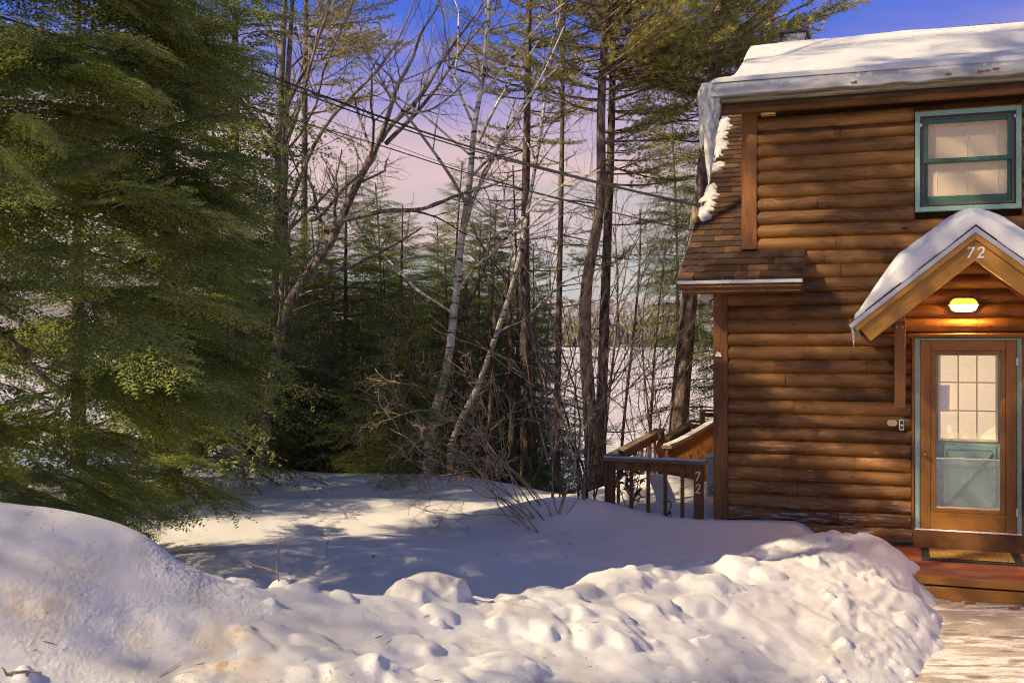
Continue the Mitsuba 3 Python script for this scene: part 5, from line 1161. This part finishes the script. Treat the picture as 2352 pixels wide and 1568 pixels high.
bare_tree(K, [(lo + hi, .082, .030), (path5([(1135, 590), (1090, 470), (1000, 440), (900, 380), (850, 300)], D, -.6), .025, .006), (path5([(1095, 700), (1010, 620), (930, 560), (850, 540)], D, .6), .018, .005), (path5([(1180, 100), (1240, 40), (1280, -50)], D), .025, .012)], 3, 'bark_birch', 'bark_dark', maxlev=3, kids=(3, 6), droop=.25)
K = thing('birch_tree', 'slimmer birch slanting right between the dark pine trunks', 'tree')
D = 18.0
lo = path7([(1040, 1100), (1050, 990), (1130, 830), (1210, 590), (1290, 360), (1350, 160), (1385, 0)], D); hi = path5([(1440, 1250), (1500, 900), (1540, 600), (1590, 310), (1610, 120), (1620, -40)], D)
lo[0][2] = gz(lo[0][0], lo[0][1]) - .3
bare_tree(K, [(lo + hi, .064, .012), (path5([(1120, 890), (1190, 740), (1290, 560), (1400, 400), (1500, 250), (1560, 120)], D, 1), .03, .008), (path5([(1480, 1000), (1560, 800), (1680, 650), (1800, 600)], D, -.8), .016, .005)], 4, 'bark_birch', 'bark_dark', maxlev=3, kids=(3, 5), droop=.2)
for i, (pts, d, r0, lb) in enumerate((([(1035, 1300), (1035, 900), (1040, 480), (1040, 200)], 19.0, .06, 'thin dark bare trunk between the two birch bases'), ([(1185, 1480), (1195, 1000), (1212, 650), (1220, 350)], 18.0, .05, 'thin dark leaning trunk beside the slimmer birch'), ([(1345, 1500), (1330, 1100), (1325, 700), (1310, 350), (1300, 150)], 18.5, .075, 'dark bare trunk left of the straight pine'),
                                     ([(1310, 1460), (1305, 1000), (1300, 700)], 20, .04, 'very thin dark trunk beside the straight pine'), ([(1130, 1450), (1140, 1150), (1155, 900), (1150, 640)], 20, .035, 'thin crooked stem near the lake ice'))):
    K = thing('bare_tree', lb, 'tree'); p = path7(pts, d); p[0][2] = gz(p[0][0], p[0][1]) - .3
    bare_tree(K, [(p, r0, r0 * .5)], 30 + i, 'bark_dark', 'bark_dark', maxlev=3, kids=(3, 5))
for i, (pts, d, r0, lb) in enumerate((([(1432, 1130), (1440, 900), (1462, 700), (1470, 480)], 20.0, .035, 'slim grey sapling right of the forked pine'), ([(1500, 1080), (1498, 900), (1512, 720), (1530, 560)], 21.0, .03, 'slim crooked sapling left of the thick pine by the house'), ([(1415, 1120), (1400, 900), (1418, 700), (1408, 520)], 22.0, .04, 'thin dark sapling close to the right pine stem'), ([(1470, 1090), (1488, 940), (1476, 800), (1490, 640)], 17.5, .022, 'whip-thin sapling above the path railing'))):
    K = thing('bare_sapling', lb, 'tree'); p = [at(x, y, d) for x, y in pts]; p[0][2] = gz(p[0][0], p[0][1]) - .3
    bare_tree(K, [(p, r0, r0 * .4)], 80 + i, 'bark_pine', 'bark_dark', maxlev=3, kids=(4, 7))
# multi-stemmed bare shrubs
def shrub(label, base, stems, seed, bark, maxlev=3, up=.08, gnarl=.14, kids=(2, 5), lens=(1.6, 3.0), r=(.010, .02), fan=(-1, 1), depth=.5, tilt=(.15, .8)):
    q = np.random.default_rng(4000 + seed); K = thing('bare_shrub', label, 'shrub'); out = []
    for i in range(stems):
        f_ = q.uniform(*fan); d = np.array([f_ * q.uniform(*tilt), q.normal(0, depth) * .5, 1.0])
        o = base + np.array([f_ * .24 + q.normal(0, .10), q.normal(0, .14), 0]); o[2] = gz(o[0], o[1]) - .05
        n0 = len(out); grow(q, o, d, q.uniform(*lens), q.uniform(*r), 1, out, maxlev, up, gnarl, kids, 0, 8)
        add(f'{K}__stem', tube(out[n0][0], out[n0][1], 6, True), bark, smooth=True)
    tag(add(f'{K}__twigs', [tube(p, np.maximum(r_, .0028), 3, False) for p, r_, l in out if l > 1], bark), kind='stuff')
    return K
shrub('yellowish bare shrub arching left over the snow in front of the railing', hit(1283, 1180), 18, 1, 'bark_light', fan=(-1.25, .35), tilt=(.35, 1.9), lens=(1.2, 2.4), r=(.0045, .010), up=.012, gnarl=.22, maxlev=4, kids=(3, 6))
shrub('tall dark bare shrub of curved stems left of the railing', hit(1352, 1165) + np.array([0, .5, 0]), 12, 2, 'bark_dark', fan=(-.6, .42), tilt=(.1, .6), lens=(2.6, 4.2), r=(.008, .016), gnarl=.15, maxlev=4, kids=(2, 4))
shrub('upright bare shrub between the tall shrub and the pine trunks', hit(1320, 1170) + np.array([0, .9, 0]), 5, 3, 'bark_grey', fan=(-.8, .5), tilt=(.1, .6), lens=(1.8, 3.2), r=(.008, .016), maxlev=3)
shrub('thin bare shrub behind the path railing', np.array([1.9, 15.6, .3]), 6, 4, 'bark_dark', fan=(-.4, .6), lens=(1.6, 2.6), r=(.008, .016), maxlev=3)
shrub('low bare brush at the yard edge right of the thicket', np.array([-1.0, 15.9, .3]), 9, 5, 'bark_light', fan=(-1, 1), lens=(.8, 1.5), r=(.005, .009), maxlev=3, tilt=(.2, 1.4))
# small dry things in the snow
def weed(label, px, py, segs, r=.004):
    o = hit(px, py); K = thing('dry_twig', label, 'twig'); d = o[1]; s = d / F
    add(K, [tube([o + np.array([x * s, 0, -y * s]) for x, y in pts], np.linspace(r, r * .5, len(pts)), 5, True) for pts in segs], 'bark_pine', smooth=True)
weed('tall forked dry twig standing in the yard snow behind the bank', 640, 1338, [[(0, 8), (0, 0), (-4, -22), (-2, -50), (0, -75), (5, -100)], [(-3, -18), (-30, -28), (-56, -34), (-74, -46)]], .006)
weed('short dry twig with a tufted tip right of the tall forked twig', 749, 1280, [[(0, 4), (2, -20), (6, -44), (10, -56)], [(4, -30), (-8, -38)], [(7, -48), (-2, -50)], [(8, -50), (16, -56)]])
weed('tiny grass tuft poking through the yard snow', 858, 1280, [[(0, 3), (-5, -8)], [(1, 3), (1, -9)], [(2, 3), (7, -8)], [(1, 2), (-2, -8)]], .003)
weed('tiny dark sprig in the yard snow below the shrub', 1070, 1222, [[(0, 2), (4, -12), (7, -20)], [(3, -8), (10, -11)]], .003)
weed('small dark twig lying near the left corner of the bank', 20, 1552, [[(0, 16), (-3, 2), (-10, -12), (-16, -19)], [(-6, -2), (10, -8), (40, -11), (76, -7)], [(46, -10), (38, 4)]], .008)
weed('thin pine needle bundle lying on the bank', 365, 1556, [[(0, 0), (30, -22), (52, -36)], [(4, -2), (34, -20), (54, -32)], [(8, -4), (36, -18), (50, -27)]], .002)
for i, (px, py, lb) in enumerate(((2228, 1390, 'brown leaf at the foot of the porch step'), (2330, 1402, 'brown leaf on the icy driveway near the right edge'), (2195, 1385, 'small tan leaf under the step beside the bank'))):
    o = hit(px, py) if False else np.array([at(px, py, 1)[0] * 0, 0, 0]); t = (ZC - .03) / ((py - CY) / F); o = at(px, py, t)
    K = thing('dry_leaf', lb, 'leaf'); q = np.random.default_rng(i); v = []
    for a_ in np.linspace(-1, 1, 7):
        hw = .026 * (1 - abs(a_) ** 1.7); v += [[o[0] + a_ * .05, o[1] - hw, o[2] + .02 + .018 * abs(a_)], [o[0] + a_ * .05, o[1], o[2] + .012], [o[0] + a_ * .05, o[1] + hw, o[2] + .028]]
    add(K, grid_mesh(np.array(v).reshape(7, 3, 3)), 'leaf_brown')
K = thing('beech_sprig', 'spray of clinging brown leaves low in the shrub', 'twig'); ms = []
q = np.random.default_rng(5)
for i in range(26):
    c = at(1050 + q.normal(0, 18), 1085 + q.normal(0, 9), 13.4); a_ = q.normal(0, 1, 3); a_ /= np.linalg.norm(a_); b2 = np.cross(a_, q.normal(0, 1, 3)); b2 /= np.linalg.norm(b2)
    ms.append((np.array([c - a_ * .035, c + b2 * .012, c + a_ * .035, c - b2 * .012]), np.array([[0, 1, 2], [0, 2, 3]])))
tag(add(f'{K}__leaves', ms, 'leaf_brown'), kind='stuff'); add(f'{K}__stem', tube([at(1010, 1092, 13.4), at(1050, 1086, 13.4), at(1085, 1080, 13.4)], .004, 4), 'bark_pine')
ms = []; q = np.random.default_rng(99)
for i in range(260):
    x, y = q.uniform(-3.6, 3.2), q.uniform(5, 14.5)
    if x > 1.5 + .23 * (y - 6): continue
    a_ = q.uniform(0, 6.28); l = q.uniform(.008, .03); g = gz(x, y) + .004; d = np.array([math.cos(a_), math.sin(a_), q.uniform(-.1, .3)]) * l
    ms.append(bar(np.array([x, y, g]) - d, np.array([x, y, g]) + d, .004, .003, b=.001))
tag(add('forest_litter', ms, 'bark_dark'), 'dark needles and twig bits scattered on the snow', 'litter', kind='stuff')
# trees standing outside the frame on the sunward side (they shade the yard as in the photograph)
for i, (x, y, h, R, n_) in enumerate(((-9.8, 12.5, 13, 2.5, 60), (-13, 15.5, 14, 2.8, 60), (-10.8, 9.9, 12, 2.4, 84), (-14.5, 11.0, 15, 2.6, 70), (-8.7, 11.6, 9.5, 1.9, 60), (-11.6, 13.6, 11, 1.9, 54), (-16, 9, 16, 2.6, 56))):
    conifer('hemlock_tree', ['hemlock left of the frame shading the yard', 'far hemlock left of the yard', 'hemlock left of the frame beside the yard', 'far hemlock behind the yard hemlock left of the frame', 'small hemlock at the left of the yard just out of frame', 'slim hemlock left of the yard, farther back', 'hemlock deep in the wood left of the yard'][i], np.array([x, y, gz(x, y)]), h, R, 'mid' if i in (2, 4) else 'shade', n=n_, c0=.08, r0=.18, seed=200 + i, nominal=2.2, shape=cyl)
conifer('pine_tree', 'very tall pine with a high crown left of the frame', np.array([-7.9, 5.0, gz(-7.9, 5.0)]), 19, 2.9, 'pine', n=120, c0=.48, r0=.22, nominal=2.3, seed=210, shape=cyl)
conifer('hemlock_tree', 'thin hemlock by the road left of the camera', np.array([-10.6, 2.2, gz(-10.6, 2.2)]), 12, 2.5, 'shade', n=46, c0=.2, r0=.12, nominal=2.4, seed=211)
conifer('pine_tree', 'roadside pine left of the camera', np.array([-9.0, 0.9, gz(-9.0, 0.9)]), 13, 2.0, 'pine', n=24, c0=.45, r0=.14, nominal=2.3, seed=212, shape=cyl)
if __name__ == '__main__' and False: print(sum(TRI[g] * NCOUNT.get(g, 0) for g in TRI))
